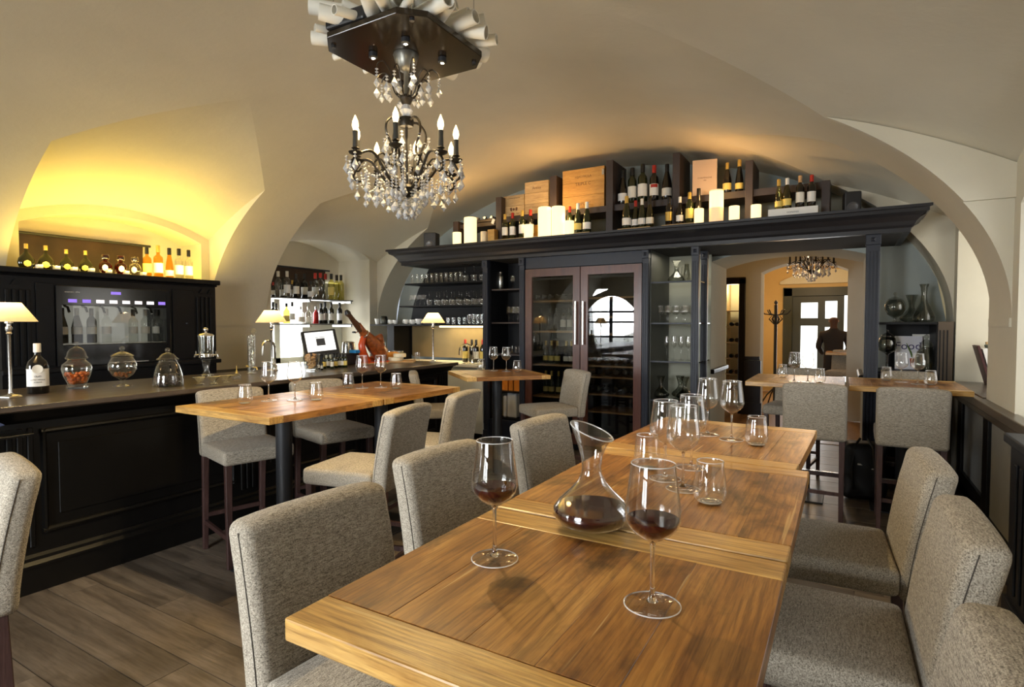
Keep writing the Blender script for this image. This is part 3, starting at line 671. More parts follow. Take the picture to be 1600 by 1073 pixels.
G().box(-.40, .025, 0, .045, 0, .76).box(-.40, .025, W - .045, W, 0, .76).box(-.40, .025, .045, W - .045, .58, .76).box(-.40, .025, .045, W - .045, 0, .20).box(-.40, -.37, .045, W - .045, .2, .58).obj('housing', plain('gloss_black_housing', (.008, .008, .009), .12), dp, bevel=.004)
G().box(-.368, -.36, .045, W - .045, .2, .58).obj('lit_back', emit('pale_lit_back', (.36, .36, .32), .42), dp)
G().box(-.36, .01, .045, W - .045, .205, .212).obj('bottle_tray', STEEL, dp)
G().box(.012, .018, .045, W - .045, .2, .58).obj('front_pane', DPANE, dp)
for k in range(8): G().box(.025, .029, .095 + k * .117, .165 + k * .117, .605, .637).obj('display', VIOLET_E if k in (0, 1, 7) else WHITE_E, dp)
G().box(.025, .029, .46, .55, .695, .722).obj('display', VIOLET_E, dp)
G().box(.026, .032, .05, .12, .01, .02).box(.026, .032, .42, .52, .01, .02).box(.026, .032, .56, .8, .01, .02).obj('steel_strip', STEEL, dp)
lettering('enomatic elite', .022, WHITE, dp, (.0265, .13, .705), (R(90), 0, R(90)))
for k in range(6): G().tube([(-.12, .12 + k * .15, .575), (-.05, .12 + k * .15, .56), (-.02, .12 + k * .15, .51)], .012, 8).obj('spout', CHROME, dp)
backb = tag(G().box(-6.83, -6.28, 4.06, 7.1, .05, 1.0).box(-6.83, -6.25, 4.06, 7.1, 1.0, 1.04).obj('back_counter', BLACKP, bevel=.006), 'black low back counter behind the bar under the pier', 'counter')
# leather blind panels in the niches
for (y0, y1, z0, z1, xx, lb) in ((2.46, 3.66, 2.12, 2.545, XL - .36, 'brown leather panel behind the flask bottles in the yellow niche'), (5.16, 6.62, 2.02, 2.50, XL - .60, 'brown leather blind behind the upper bottle shelf of the bar window')):
    p = thing('leather_panel', lb, 'panel', (xx, y0, z0)); Ln = y1 - y0
    G().grid([[(.006 * math.sin(i * 1.3 + j), Ln * i / 20, (z1 - z0) * j / 6) for i in range(21)] for j in range(7)]).obj('hide', LEATHER, p, smooth=True)
    G().tube([(0.01, -.05, z1 - z0), (.01, Ln + .08, z1 - z0)], .014, 8).obj('rod', POLE, p)
# led strip behind the cornice of the cabinet, washing the lunette
ls = tag(G().box(-6.66, -6.64, 2.42, 4.08, 2.1255, 2.131).obj('led_strip', LEDY_E), 'yellow LED strip glowing behind the row of flask bottles', 'light')
area('led_wash_light', (-6.42, 3.15, 2.16), (R(180), R(-8), 0), .05, 1.7, 18, YEL)
area('led_niche_light', (-6.93, 3.3, 2.14), (R(180), 0, 0), .08, 1.5, 7, YEL)
# shelves of the bar window
for z, lb in ((2.005, 'upper glass bottle shelf across the bar window'), (1.625, 'lower glass bottle shelf across the bar window')):
    s_ = thing('bottle_shelf', lb, 'shelf', (XL - .28, 5.14, z))
    G().box(-.17, .17, 0, 1.62, -.016, 0).obj('shelf_board', plain('grey_shelf_edge', (.10, .10, .095), .4), s_, bevel=.003)
    for yy in (.75, 1.58): G().box(-.30, .15, yy, yy + .03, -.05, -.016).obj('bracket', STEEL, s_)
# ================================================================ WALL CABINETRY AT THE END WALL
CY = 6.62                                    # front plane of the fitted cabinetry
cor = thing('cornice_shelf', 'long dark crown moulding shelf across the whole end wall', 'shelf', (0, 0, 0))
X0, X1 = -5.68, .46
pf = [(6.62, 2.49), (6.55, 2.49), (6.55, 2.53), (6.52, 2.55), (6.505, 2.585), (6.46, 2.63), (6.41, 2.655), (6.40, 2.685), (6.375, 2.69), (6.375, 2.715), (6.62, 2.715)]
g = G(); n = len(pf)
v = [(X0 - (6.62 - y) * .85, y, z) for y, z in pf] + [(X1 + (6.62 - y) * .85, y, z) for y, z in pf]
g.add(v, [tuple(range(n))[::-1], tuple(range(n, 2 * n))] + [(i, (i + 1) % n, n + (i + 1) % n, n + i) for i in range(n)])
g.obj('crown_moulding', CHARC, cor)
for xx, sg in ((X0, -1), (X1, 1)):
    g = G(); v = [(xx + sg * (6.62 - y) * .85, 6.62 - 1e-3, z) for y, z in pf] + [(xx + sg * (6.62 - y) * .85, YB - .01, z) for y, z in pf]
    g.add(v, [tuple(range(n))[::-1], tuple(range(n, 2 * n))] + [(i, (i + 1) % n, n + (i + 1) % n, n + i) for i in range(n)]); g.obj('end_moulding', CHARC, cor)
G().box(X0, X1, 6.62, YB - .01, 2.66, 2.712).obj('top_board', DARKBR, cor)
G().box(X0, X1, 6.62, YB - .01, 2.49, 2.51).obj('soffit_board', plain('matt_dark_soffit', (.05, .05, .048), .85, Specular_IOR_Level=.1), cor)
def pilaster(x0, x1, label, y0=CY - .03, y1=CY + .03, z1=2.49):
    t = thing('pilaster', label, 'pilaster', ((x0 + x1) / 2, y0, 0), group='navy fluted pilasters'); h = (x1 - x0) / 2; d = y1 - y0
    G().box(-h, h, 0, d, 0, z1).obj('shaft', NAVY, t, bevel=.003, seg=1)
    k = 3 if h < .05 else 4
    for i in range(k): c = -h + (i + .5) * 2 * h / k; G().box(c - h / k * .55, c + h / k * .55, -.008, 0, .25, z1 - .16).obj('flute', NAVY, t, bevel=.003, seg=1)
    G().box(-h - .004, h + .004, -.02, d, z1 - .10, z1).obj('capital', NAVY, t, bevel=.004, seg=1)
    b = G(); b.add([(-.02, -.02, z1 - .03), (.02, -.02, z1 - .03), (.02, -.02, z1 - .07), (-.02, -.02, z1 - .07), (0, -.035, z1 - .05)], [(0, 1, 4), (1, 2, 4), (2, 3, 4), (3, 0, 4)]); b.obj('boss', NAVY, t)
    G().box(-h - .005, h + .005, -.02, d, 0, .16).obj('foot', NAVY, t, bevel=.004, seg=1)
    return t
pilaster(-4.315, -4.235, 'slim dark pilaster between the black glass shelves and the narrow shelf bay')
pilaster(-3.735, -3.66, 'slim dark pilaster left of the wine fridge')
pilaster(-2.07, -1.995, 'slim dark pilaster right of the wine fridge')
pilaster(-1.505, -1.425, 'front navy pilaster at the left side of the doorway')
pilaster(-1.50, -1.425, 'rear navy pilaster at the left side of the doorway', 7.05, 7.11)
pilaster(.165, .285, 'navy fluted pilaster right of the doorway')
pilaster(.235, .285, 'thin rear navy post right of the doorway', 7.2, 7.26)
# bay A: black shelves with glasses
bayA = thing('glass_shelf_bay', 'black backed wall bay with three shelves of upturned glasses', 'shelving', (0, 0, 0))
g = G(); out = [(-4.24, 1.12), (-4.24, 2.49), (-5.72, 2.49), (-5.80, 2.36), (-5.93, 2.18), (-6.03, 1.95), (-6.10, 1.64), (-6.13, 1.12)]
g.prism(out, 'y', 7.18, 7.21).obj('back_panel', BLACKP, bayA)
for x0, z in ((-5.82, 2.235), (-5.93, 1.90), (-6.55, 1.615)): G().box(x0, -4.32, 6.72, 7.18, z - .022, z).obj('shelf_board', BLACKP, bayA, bevel=.002, seg=1)
G().box(-6.05, -4.32, 7.16, 7.178, 1.10, 1.60).obj('splashback', SPLASH, bayA)
G().box(-6.22, -6.08, 6.76, 7.18, 0, 1.593).obj('side_post', BLACKP, bayA)
G().box(-5.36, -4.33, 6.98, 7.02, 1.572, 1.592).obj('led_bar', LED_E, bayA)
area('under_shelf_light', (-4.85, 6.96, 1.565), (0, 0, 0), 1.0, .06, 7, (1, .80, .42)); spot('shelf_spot_light', (-5.72, 6.95, 1.585), 4, WARM, 95)
wt = tag(G().box(-6.05, -4.32, 6.50, 7.16, 1.02, 1.06).obj('service_worktop', plain('cream_worktop', (.70, .66, .55), .35), bevel=.004), 'cream worktop lit by the LED strip beyond the bar end', 'countertop')
tag(G().box(-6.05, -4.30, 6.56, 7.16, .1, 1.019).obj('service_cabinet', PALEWALL), 'pale panelled cabinet under the cream worktop beyond the bar', 'cabinet')
# bay B: narrow shelves
bayB = thing('narrow_shelf_bay', 'narrow black shelf bay left of the wine fridge', 'shelving', (0, 0, 0))
G().box(-4.235, -3.735, 7.13, 7.16, .1, 2.49).obj('back_panel', BLACKP, bayB); G().box(-4.245, -4.225, 6.66, 7.13, .1, 2.49).obj('side_panel', BLACKP, bayB); G().box(-3.745, -3.73, 6.66, 7.13, .1, 2.49).obj('side_panel', PALEWALL, bayB)
for z in (2.10, 1.645, 1.21, .70, .33): G().box(-4.225, -3.745, 6.68, 7.13, z - .02, z).obj('shelf_board', DARKBR if z > 1 else BLACKP, bayB, bevel=.002, seg=1)
G().box(-4.235, -3.735, 6.63, 7.13, 0, .31).obj('drawer_front', NAVY, bayB, bevel=.004)
# wine fridge
fx0, fm, fx1 = -3.655, -2.865, -2.075
fr = thing('wine_fridge', 'tall double wine fridge with red mahogany doors', 'fridge', (0, 0, 0))
G().box(fx0, fx1, 7.30, 7.33, .05, 2.36).box(fx0, fx0 + .03, CY + .02, 7.30, .05, 2.36).box(fx1 - .03, fx1, CY + .02, 7.30, .05, 2.36).box(fx0, fx1, CY + .02, 7.3, .03, .10).box(fx0, fx1, CY + .02, 7.3, 2.33, 2.36).box(fm - .015, fm + .015, CY + .05, 7.3, .1, 2.33).obj('housing', BLACKP, fr)
G().box(fx0, fx1, CY - .005, CY + .04, 2.345, 2.49).obj('header_panel', NAVY, fr, bevel=.003)
for a, b, hs in ((fx0 + .005, fm - .006, 1), (fm + .006, fx1 - .005, -1)):
    d = G().box(a, a + .095, CY - .02, CY + .02, .10, 2.335).box(b - .095, b, CY - .02, CY + .02, .10, 2.335).box(a + .095, b - .095, CY - .02, CY + .02, 2.235, 2.335).box(a + .095, b - .095, CY - .02, CY + .02, .10, .22).obj('door', FRIDGEW, fr)
    G().box(a + .095, b - .095, CY - .006, CY + .002, .22, 2.235).obj('pane', FPANE, d)
    hx = b - .045 if hs > 0 else a + .045
    G().tube([(hx, CY - .065, 1.365), (hx, CY - .065, 1.905)], .013, 10).tube([(hx, CY - .065, 1.41), (hx, CY - .02, 1.41)], .009, 8).tube([(hx, CY - .065, 1.86), (hx, CY - .02, 1.86)], .009, 8).obj('handle', STEEL, d, smooth=True)
for z in (1.93, 1.53, 1.09, .67): G().box(fx0 + .04, fm - .02, 6.74, 7.28, z - .022, z).obj('rack_shelf', SHELFW, fr)
for z in (1.96, 1.72, 1.50, 1.10, .96, .74, .52): G().box(fm + .02, fx1 - .04, 6.74, 7.28, z - .02, z).obj('rack_shelf', SHELFW, fr)
G().box(fx0 + .04, fm - .02, 6.72, 6.735, 2.2, 2.225).box(fm + .02, fx1 - .04, 6.72, 6.735, 2.2, 2.225).obj('control_strip', PLASTIC, fr)
area('fridge_lamp', (-3.25, 6.85, 2.3), (0, 0, 0), .5, .1, 2.0, (1, .9, .7)); area('fridge_lamp_right', (-2.45, 6.85, 2.3), (0, 0, 0), .5, .1, 1.2, (1, .9, .7))
# bay C: glass shelves
bayC = thing('glass_display_bay', 'navy display bay with dark glass shelves right of the wine fridge', 'shelving', (0, 0, 0))
G().box(-2.005, -1.985, 6.66, 7.48, .1, 2.49).obj('side_panel', plain('olive_dark_side', (.05, .052, .042), .5), bayC)
G().box(-1.985, -1.46, 7.46, 7.485, .1, 2.49).obj('back_panel', plain('pale_olive_back', (.42, .42, .33), .7), bayC)
for z in (2.115, 1.635, 1.185, .725): G().box(-1.985, -1.44, 6.67, 7.30, z - .012, z).obj('glass_shelf', SHELFG, bayC); G().box(-1.985, -1.505, 6.665, 6.672, z - .016, z + .002).obj('shelf_edge', NAVY, bayC)
G().box(-2.0, -1.44, 6.66, 7.46, 0, .40).obj('base_cupboard', NAVY, bayC, bevel=.004)
area('display_bay_light', (-1.73, 6.95, 2.46), (0, 0, 0), .3, .3, 2.2, (1, .9, .7))
# bay D: shelves right of the doorway
bayD = thing('corner_shelf_bay', 'dark corner shelf bay with jars and the cookery magazine', 'shelving', (0, 0, 0))
G().box(.24, .80, 7.04, 7.66, 1.615, 1.64).obj('shelf_board', BLACKP, bayD, bevel=.003); G().box(.24, .80, 7.04, 7.66, 1.105, 1.13).obj('shelf_board', BLACKP, bayD, bevel=.003)
G().box(.40, .80, 7.64, 7.665, 0, 1.615).obj('back_panel', BLACKP, bayD); G().box(.79, .80, 7.05, 7.64, 0, 1.64).obj('side_panel', BLACKP, bayD)
G().box(.24, .79, 7.06, 7.64, 0, 1.10).obj('base_cupboard', BLACKP, bayD)
pl = G().box(.80, .925, 7.03, 7.09, 0, 1.645).obj('end_pilaster', plain('brown_end_pilaster', (.075, .050, .028), .4), bayD, bevel=.004)
for k in range(3): G().box(.812 + k * .03, .820 + k * .03, 7.020, 7.032, .95, 1.56).obj('flute', BLACKP, pl)
# upper cubby dividers above the cornice
cub = thing('cubby_shelf', 'dark upright and level boards forming cubbies above the cornice', 'shelving', (0, 0, 0)); ZT = 2.713
DV = [(-4.93, -4.84, 3.10), (-4.20, -4.11, 3.37), (-3.37, -3.27, 3.55), (-2.59, -2.50, 3.64), (-1.77, -1.685, 3.61), (-.975, -.895, 3.41), (-.235, -.155, 3.10)]
for a, b, zt in DV: G().box(a, b, 6.75, 7.25, ZT, zt).obj('upright', DARKBR, cub, bevel=.004)
for (a, b, _), (c, d, _) in zip(DV, DV[1:]):
    if b < -4.5: G().box(b, c, 6.80, 7.25, 3.00, 3.055).obj('level_board', DARKBR, cub)
    else: G().box(b, c, 6.80, 7.25, 3.025, 3.10).obj('level_board', DARKBR, cub)
# ================================================================ BOTTLES
BP = {
 'bordeaux': [(.0, 0), (.034, 0), (.0375, .004), (.0375, .185), (.034, .205), (.021, .222), (.0145, .236), (.0140, .288), (.016, .290), (.016, .30), (0, .30)],
 'burgundy': [(.0, 0), (.038, 0), (.0410, .005), (.0410, .125), (.038, .150), (.030, .185), (.020, .225), (.0145, .25), (.0140, .288), (.016, .290), (.016, .30), (0, .30)],
 'spirit': [(.0, 0), (.036, 0), (.0385, .004), (.0385, .180), (.035, .198), (.018, .214), (.0140, .225), (.0140, .285), (.017, .287), (.017, .30), (0, .30)],
 'squat': [(.0, 0), (.050, 0), (.0540, .004), (.0540, .165), (.045, .195), (.020, .222), (.0155, .235), (.0155, .288), (.018, .29), (.018, .30), (0, .30)],
 'flute': [(.0, 0), (.033, 0), (.0360, .004), (.0350, .11), (.029, .16), (.019, .215), (.0140, .25), (.0140, .288), (.0155, .29), (.0155, .30), (0, .30)],
 'flask': [(.0, 0), (.045, 0), (.058, .012), (.078, .05), (.084, .085), (.076, .125), (.052, .165), (.026, .195), (.0165, .215), (.0160, .288), (.018, .29), (.018, .30), (0, .30)],
 'round': [(.0, 0), (.045, 0), (.062, .02), (.080, .075), (.084, .12), (.074, .165), (.045, .198), (.028, .21), (.028, .225), (.042, .235), (.046, .265), (.040, .295), (0, .30)]}
LZ = {'bordeaux': (.05, .145), 'burgundy': (.035, .10), 'spirit': (.05, .14), 'squat': (.03, .12), 'flute': (.03, .085), 'flask': (.03, .11), 'round': (.05, .15)}
_BM = {}
def bmesh_c(key, fn):
    if key not in _BM: _BM[key] = fn()
    return _BM[key]
def bottle(kind, pos, h, body, lmat, cmat, label, group, cat='bottle', face=None, seg=18, name='wine_bottle', lz=None):
    def body_fn():
        g = G().lathe(BP[kind], seg)
        if kind in ('flask',): g.v = [(x, y * .55, z) for x, y, z in g.v]
        return g.mesh(name, body, True, angle=50)
    me = bmesh_c((kind, body.name, seg, name), body_fn)
    d = Vector((0, 0, 0)) - Vector((pos[0], pos[1], 0)); a = math.atan2(d.y, d.x) + R(90) + (random.uniform(-.25, .25) if face is None else face)
    o = ob(name, me, None, pos, a, h / .30); tag(o, label, cat, group)
    if lmat:
        z0, z1 = lz or LZ[kind]
        def lf():
            g = G()
            if kind in ('flask', 'round'):
                ry = .55 if kind == 'flask' else 1; pts = []
                for j in range(7):
                    for i in range(9):
                        u, v_ = -1 + 2 * i / 8, -1 + 2 * j / 6; s = math.sqrt(max(0, 1 - v_ * v_)); x = u * s * .036; z = (z0 + z1) / 2 + v_ * (z1 - z0) / 2
                        r = .086; pts.append((x, -ry * math.sqrt(max(0, r * r - x * x)) - .002, z))
                g.add(pts, [(j * 9 + i, j * 9 + i + 1, (j + 1) * 9 + i + 1, (j + 1) * 9 + i) for j in range(6) for i in range(8)])
            else:
                r = max(p[0] for p in BP[kind]) + .0006
                g.lathe([(r, z0), (r, z1)], 12, a0=R(-90 - 78), a1=R(-90 + 78))
            return g.mesh('label', lmat, True)
        ob('label', bmesh_c((kind, lmat.name, z0, z1, 'l'), lf), o)
    if cmat:
        def cf():
            zb = {'flask': .245, 'round': .228, 'squat': .25}.get(kind, .238); r = {'round': .0475, 'squat': .019, 'flask': .0195}.get(kind, .0172)
            if kind == 'round': return G().lathe([(0, .226), (.035, .226), (.048, .238), (.052, .268), (.044, .302), (0, .306)], seg).mesh('capsule', cmat, True)
            return G().lathe([(r, zb), (r, .300), (r - .002, .303), (0, .303)], seg, cap=False).mesh('capsule', cmat, True)
        ob('capsule', bmesh_c((kind, cmat.name, 'c', seg), cf), o)
    return o
def hgt(u, v0, v1, y): return ony(u, v1, y).z - ony(u, v0, y).z
# --- above the cornice: lower row standing on boards, upper row on the level boards
def riser(u0, u1, y, label, z1=2.745, mat=None):
    a, b = ony(u0, 360, y).x, ony(u1, 360, y).x
    return tag(G().box(a, b, y - .10, y + .10, ZT + .003, z1).obj('bottle_riser', mat or CRATE, bevel=.002), label, 'board', 'pale wooden bottle risers')
LOW = 6.60
riser(775, 846, LOW, 'pale wooden riser board under the four bottles below the crates')
riser(897, 925, LOW, 'pale wooden riser board under the white-capped bottles beside the candles')
riser(969, 1019, LOW, 'pale wooden riser board under the four Burgundy bottles below the glass shelf')
riser(1037, 1092, LOW, 'pale wooden riser board under the four dark bottles left of the tall candle')
bx = tag(G().box(ony(1202, 330, 6.56).x, ony(1279, 330, 6.56).x, 6.46, 6.66, ZT + .003, 2.80).obj('presentation_box', WHITE, bevel=.003), 'long white flat box under four bottles near the right speaker', 'box')
lettering('DOMAINES', .022, INK, bx, (ony(1240, 330, 6.56).x, 6.459, 2.755))
lowrow = [  # u, top v, kind, body, label, capsule, description
 (789, 335, 'bordeaux', PALEY, PAPER, GOLDP, 'pale white wine bottle with cream label, leftmost on the riser below the crates'),
 (801, 333, 'bordeaux', GRN, WHITE, REDP, 'green bottle with white label and dark red foil below the small crate'),
 (816, 329, 'bordeaux', GRN, WHITE, GOLDP, 'green bottle with gold foil below the crates, beside a candle'),
 (829, 328, 'bordeaux', BLKG, WHITE, REDP, 'dark bottle with bright red foil half hidden by a candle'),
 (890, 323, 'bordeaux', GRN, CRATE, REDP, 'green bottle with red foil behind the short candle'),
 (903, 318, 'burgundy', GRN, YELLP, WHITE, 'green bottle with yellowish label and white cap beside the candles'),
 (917, 316, 'burgundy', GRN, WHITE, WHITE, 'green bottle with white label and white cap, right of the candles'),
 (979, 307, 'burgundy', GRN, WHITE, GOLDP, 'green Burgundy bottle with yellow foil, first on the riser below the shelf'),
 (993, 314, 'burgundy', OLIVE, WHITE, REDP, 'olive bottle with red foil and arched white label, second on the riser'),
 (1003, 311, 'burgundy', GRN, WHITE, WHITE, 'green bottle with white foil and white label, third on the riser'),
 (1015, 310, 'burgundy', OLIVE, PAPER, BLACKC, 'olive bottle with cream label and brown foil, fourth on the riser'),
 (1045, 309, 'bordeaux', BLKG, GOLDP, BLACKC, 'black bottle with dark gold label before the upright board'),
 (1062, 308, 'burgundy', BLKG, WHITE, WHITE, 'dark bottle with white foil and small white label, left of the tall candle'),
 (1077, 301, 'bordeaux', GRN, YELLP, GOLDP, 'green bottle with yellowed label and gold foil, left of the tall candle'),
 (1091, 295, 'flute', BLKG, PAPER, BLACKC, 'slender dark bottle with gold neck medallion behind a short candle'),
 (1216, 281, 'flute', PALEY, YELLP, GOLDP, 'slender pale bottle with yellow label, first on the long white box'),
 (1229, 279, 'burgundy', OLIVE, YELLP, WHITE, 'olive bottle with yellow label and white foil, second on the long white box'),
 (1249, 275, 'bordeaux', BLKG, PAPER, CORKM, 'dark bottle with printed cream label, third on the long white box'),
 (1267, 274, 'bordeaux', BLKG, WHITE, REDP, 'dark bottle with white label and red foil, fourth on the long white box')]
for u, v, k, b, l, c, t in lowrow:
    zb = 2.803 if u > 1200 else 2.748; yy = 6.56 if u > 1200 else LOW + (.03 if u in (801, 829, 993) else 0)
    p = ony(u, 360, yy); h = ony(u, v, yy).z - zb; bottle(k, (p.x, yy, zb), h, b, l, c, t, 'wine bottles above the cornice')
UZ, UY = 3.101, 6.90
uprow = [(973, 267, 'burgundy', BLKG, WHITE, BLACKC, 'dark bottle with round white label low down, leftmost on the upper cubby shelf'),
 (988, 263, 'bordeaux', GRN, PAPER, BLACKC, 'green bottle with pale brown label, second on the upper cubby shelf'),
 (1004, 257, 'bordeaux', GRN, WHITE, BLACKC, 'green bottle with pinkish label, middle of the upper cubby shelf'),
 (1022, 259, 'bordeaux', BLKG, WHITE, REDP, 'dark bottle with red and white label, fourth on the upper cubby shelf'),
 (1042, 257, 'burgundy', BLKG, PAPER, BLACKC, 'dark sloping bottle with cream label, rightmost on the upper cubby shelf'),
 (1136, 255, 'burgundy', BLKG, YELLP, GOLDP, 'small dark bottle with yellow label beside the white gift box'),
 (1155, 250, 'flute', BLKG, YELLP, GOLDP, 'slender dark bottle with oval neck medallion on the upper cubby shelf')]
for u, v, k, b, l, c, t in uprow:
    p = ony(u, 300, UY); h = ony(u, v, UY).z - UZ; o = bottle(k, (p.x, UY, UZ), h, b, l, c, t, 'wine bottles above the cornice')
    if u == 1022: r_ = G().lathe([(.0386, .115), (.0386, .142)], 10, a0=R(-90 - 45), a1=R(-90 + 45)).obj('red_label_field', REDP, o)
# --- crates, boxes, rack, speakers
def crate(u0, u1, v0, v1, y, z0, d, mat, label, texts, name='wine_crate'):
    a, b = ony(u0, v1, y).x, ony(u1, v1, y).x; z1 = max(z0 + .05, ony((u0 + u1) / 2, v0, y).z)
    t = thing(name, label, 'crate', ((a + b) / 2, y, z0), 0, 'pine wine crates'); h = (b - a) / 2; H = z1 - z0; n = 3 if H > .35 else 2
    for i in range(n): G().box(-h, h, 0, .014, H * i / n + .001, H * (i + 1) / n - .001).obj('plank', mat, t, bevel=.001, seg=1)
    G().box(-h, h, .014, d, 0, H).obj('box_body', mat, t)
    for s, sz, zz in texts: lettering(s, sz, BROWNINK, t, (0, -.0006, H * zz))
    return t, H
crate(787, 819, 305, 331, 6.86, UZ, .28, CRATE, 'small pine wine crate with coat of arms lettering', [('DOMAINE DE BEAUNE', .020, .86), ('Laboure - Roi', .028, .14)])
c_, H_ = crate(820, 857, 283, 329, 6.86, UZ, .28, CRATE, 'middle pine wine crate with a small brown mark', [('Antica', .05, .80), ('R.T.I. ---------', .022, .22)])
c_, H_ = crate(879, 944, 263, 318, 6.84, UZ, .30, CRATEO, 'large orange pine wine crate with a metal catch', [('HIJAS PAULA', .040, .80), ('TRIPLE C', .055, .62), ('TRIPLE C', .055, .12)])
g = G().box(ony(944, 280, 6.84).x - c_.location.x - .03, ony(944, 280, 6.84).x - c_.location.x, -.006, 0, H_ * .78, H_ * .92); g.obj('catch', STEEL, c_)
arms = thing  # (alias kept short)
for o in [x for x in D.objects if x.get('label', '').startswith('small pine wine crate')]:
    G().lathe([(0, 0), (.018, 0), (.018, .002), (0, .002)], 14).obj('crest', BROWNINK, o, (0, -.001, .10)).rotation_euler = (R(90), 0, 0)
    for s in (-1, 1): G().prism([(s * .03, .075), (s * .055, .085), (s * .06, .12), (s * .035, .13), (s * .025, .105)], 'y', -.0018, -.0003).obj('crest_supporter', BROWNINK, o)
gb = thing('gift_box', 'upright pale pink wine gift box on the upper cubby shelf', 'box', (ony(1101, 280, 6.92).x, 6.92, UZ), R(12))
hz = ony(1100, 249, 6.86).z - UZ; G().box(-.135, .135, -.05, .05, 0, hz).obj('box_body', plain('pink_pine', (.62, .45, .31), .6), gb, bevel=.003); lettering('CHAMPAGNE', .026, BROWNINK, gb, (0, -.0506, hz * .5)); lettering('1986', .018, BROWNINK, gb, (0, -.0506, hz * .43))
bc = tag(G().lathe([(.045, 0), (.045, .17), (.043, .175), (0, .175)], 20).obj('bottle_canister', plain('cream_tube', (.78, .66, .46), .6), loc=(ony(756, 365, 6.62).x, 6.62, ZT + .002), smooth=True), 'small cream cylindrical bottle canister beside a candle', 'canister')
tag(G().box(-.055, .055, -.05, .05, 0, .20).obj('wooden_bottle_box', CRATEO, loc=(ony(770, 362, 6.68).x, 6.68, ZT + .002), bevel=.002), 'orange wooden bottle box left of the first tall upright', 'box')
tag(G().box(-.04, .04, -.05, .05, 0, .22).obj('wooden_bottle_box', CRATEO, loc=(ony(838, 352, 6.78).x, 6.78, ZT + .002), bevel=.002), 'orange wooden bottle box behind the candle pair', 'box')
rk = thing('bottle_end_rack', 'dark rack with five protruding bottle ends and a hanging tag', 'rack', (ony(752, 335, 6.82).x, 6.82, 3.058), 0)
G().prism([(-.26, .0), (.26, 0), (.26, .05), (.1, .03), (-.1, .035), (-.26, .075)], 'y', -.05, .06).obj('rack_board', DARKBR, rk)
for i in range(5): G().lathe([(0, 0), (.017, 0), (.017, .05), (0, .05)], 12).obj('bottle_end', STEEL, rk, (-.23 + i * .115, -.05, .045)).rotation_euler = (R(90), 0, 0)
tg = G().box(-.022, .022, -.002, .002, -.07, 0).obj('paper_tag', PAPER, rk, (.25, -.06, .02)); tg.rotation_euler = (0, R(25), 0)
def speaker(u0, u1, v0, y, label, rot):
    a, b = ony(u0, 370, y).x, ony(u1, 370, y).x; h = ony((u0 + u1) / 2, v0, y).z - ZT - .004
    t = thing('loudspeaker', label, 'speaker', ((a + b) / 2, y + .1, ZT + .004), R(rot)); wq = (b - a) / 2 * .9
    G().box(-wq, wq, -.08, .08, 0, h).obj('cabinet', PLASTIC, t, bevel=.012)
    G().lathe([(0, .002), (.042, .012), (.05, .0), (.055, .0), (.055, -.004), (0, -.004)], 24).obj('cone', plain('grey_cone', (.10, .10, .105), .3), t, (0, -.083, h * .28), smooth=True).rotation_euler = (R(90), 0, 0)
speaker(659, 677, 363, 6.62, 'small black loudspeaker at the left end of the cornice', 15)
speaker(1315, 1345, 298, 6.62, 'black loudspeaker with round cone at the right end of the cornice', 8)
# --- candles
for i, (u0, u1, v0, t) in enumerate([(708, 720, 360, 'small glowing candle, leftmost on the cornice'), (726, 744, 337, 'tall glowing candle second from left on the cornice'), (819, 833, 348, 'short glowing candle before the four bottles'),
    (841, 861, 321, 'left one of the tall glowing candle pair'), (862, 883, 320, 'right one of the tall glowing candle pair'), (882, 897, 342, 'short glowing candle touching the tall pair'),
    (1084, 1100, 323, 'short glowing candle left of the single tall one'), (1107, 1131, 294, 'tallest candle, dim at its lower half, right of centre'), (1138, 1156, 319, 'short glowing candle right of the tallest one'), (1172, 1190, 317, 'rightmost short glowing candle on the cornice')]):
    y = 6.50; a, b = ony(u0, 350, y).x, ony(u1, 350, y).x; r = (b - a) / 2 * .92; h = ony((u0 + u1) / 2, v0 + 3, y).z - ZT - .004
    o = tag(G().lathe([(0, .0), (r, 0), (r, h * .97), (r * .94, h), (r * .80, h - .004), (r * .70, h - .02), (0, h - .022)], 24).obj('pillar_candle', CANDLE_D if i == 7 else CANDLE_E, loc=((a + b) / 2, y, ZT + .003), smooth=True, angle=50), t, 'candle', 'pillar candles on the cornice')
    G().tube([(0, 0, h - .024), (.001, 0, h - .008)], .0015, 5).obj('wick', INK, o)
    point('candle_light', ((a + b) / 2, y, ZT + h + .05), 1.1 if h < .25 else 2.2, (1, .60, .22), .03)
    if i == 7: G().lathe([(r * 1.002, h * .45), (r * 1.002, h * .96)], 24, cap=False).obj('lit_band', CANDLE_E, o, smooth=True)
# ================================================================ GLASSWARE
def shell(prof_o, th):
    """outer profile -> closed thin-walled profile"""
    return prof_o
WG = [(0, .0), (.050, .0), (.0515, .0012), (.050, .0026), (.025, .0045), (.010, .009), (.0052, .018), (.0040, .04), (.0038, .10), (.0046, .114), (.009, .1205), (.022, .1275), (.036, .1375), (.0465, .150), (.0515, .165), (.0505, .180), (.0475, .205), (.0435, .235), (.0405, .262), (.0400, .264), (.0394, .262), (.0424, .235), (.0463, .205), (.0492, .18), (.0502, .165), (.0453, .1512), (.035, .139), (.021, .1292), (.007, .1235), (0, .1225)]
WGB = [(.0050, .1155), (.009, .1205), (.022, .1275), (.036, .1375), (.0465, .150), (.0515, .165), (.0505, .180), (.0475, .205), (.0435, .235), (.0405, .262), (.0400, .2645), (.0393, .262), (.0424, .235), (.0463, .205), (.0492, .18), (.0502, .165), (.0453, .1512), (.035, .139), (.021, .1292), (.007, .1235), (0, .1225)]
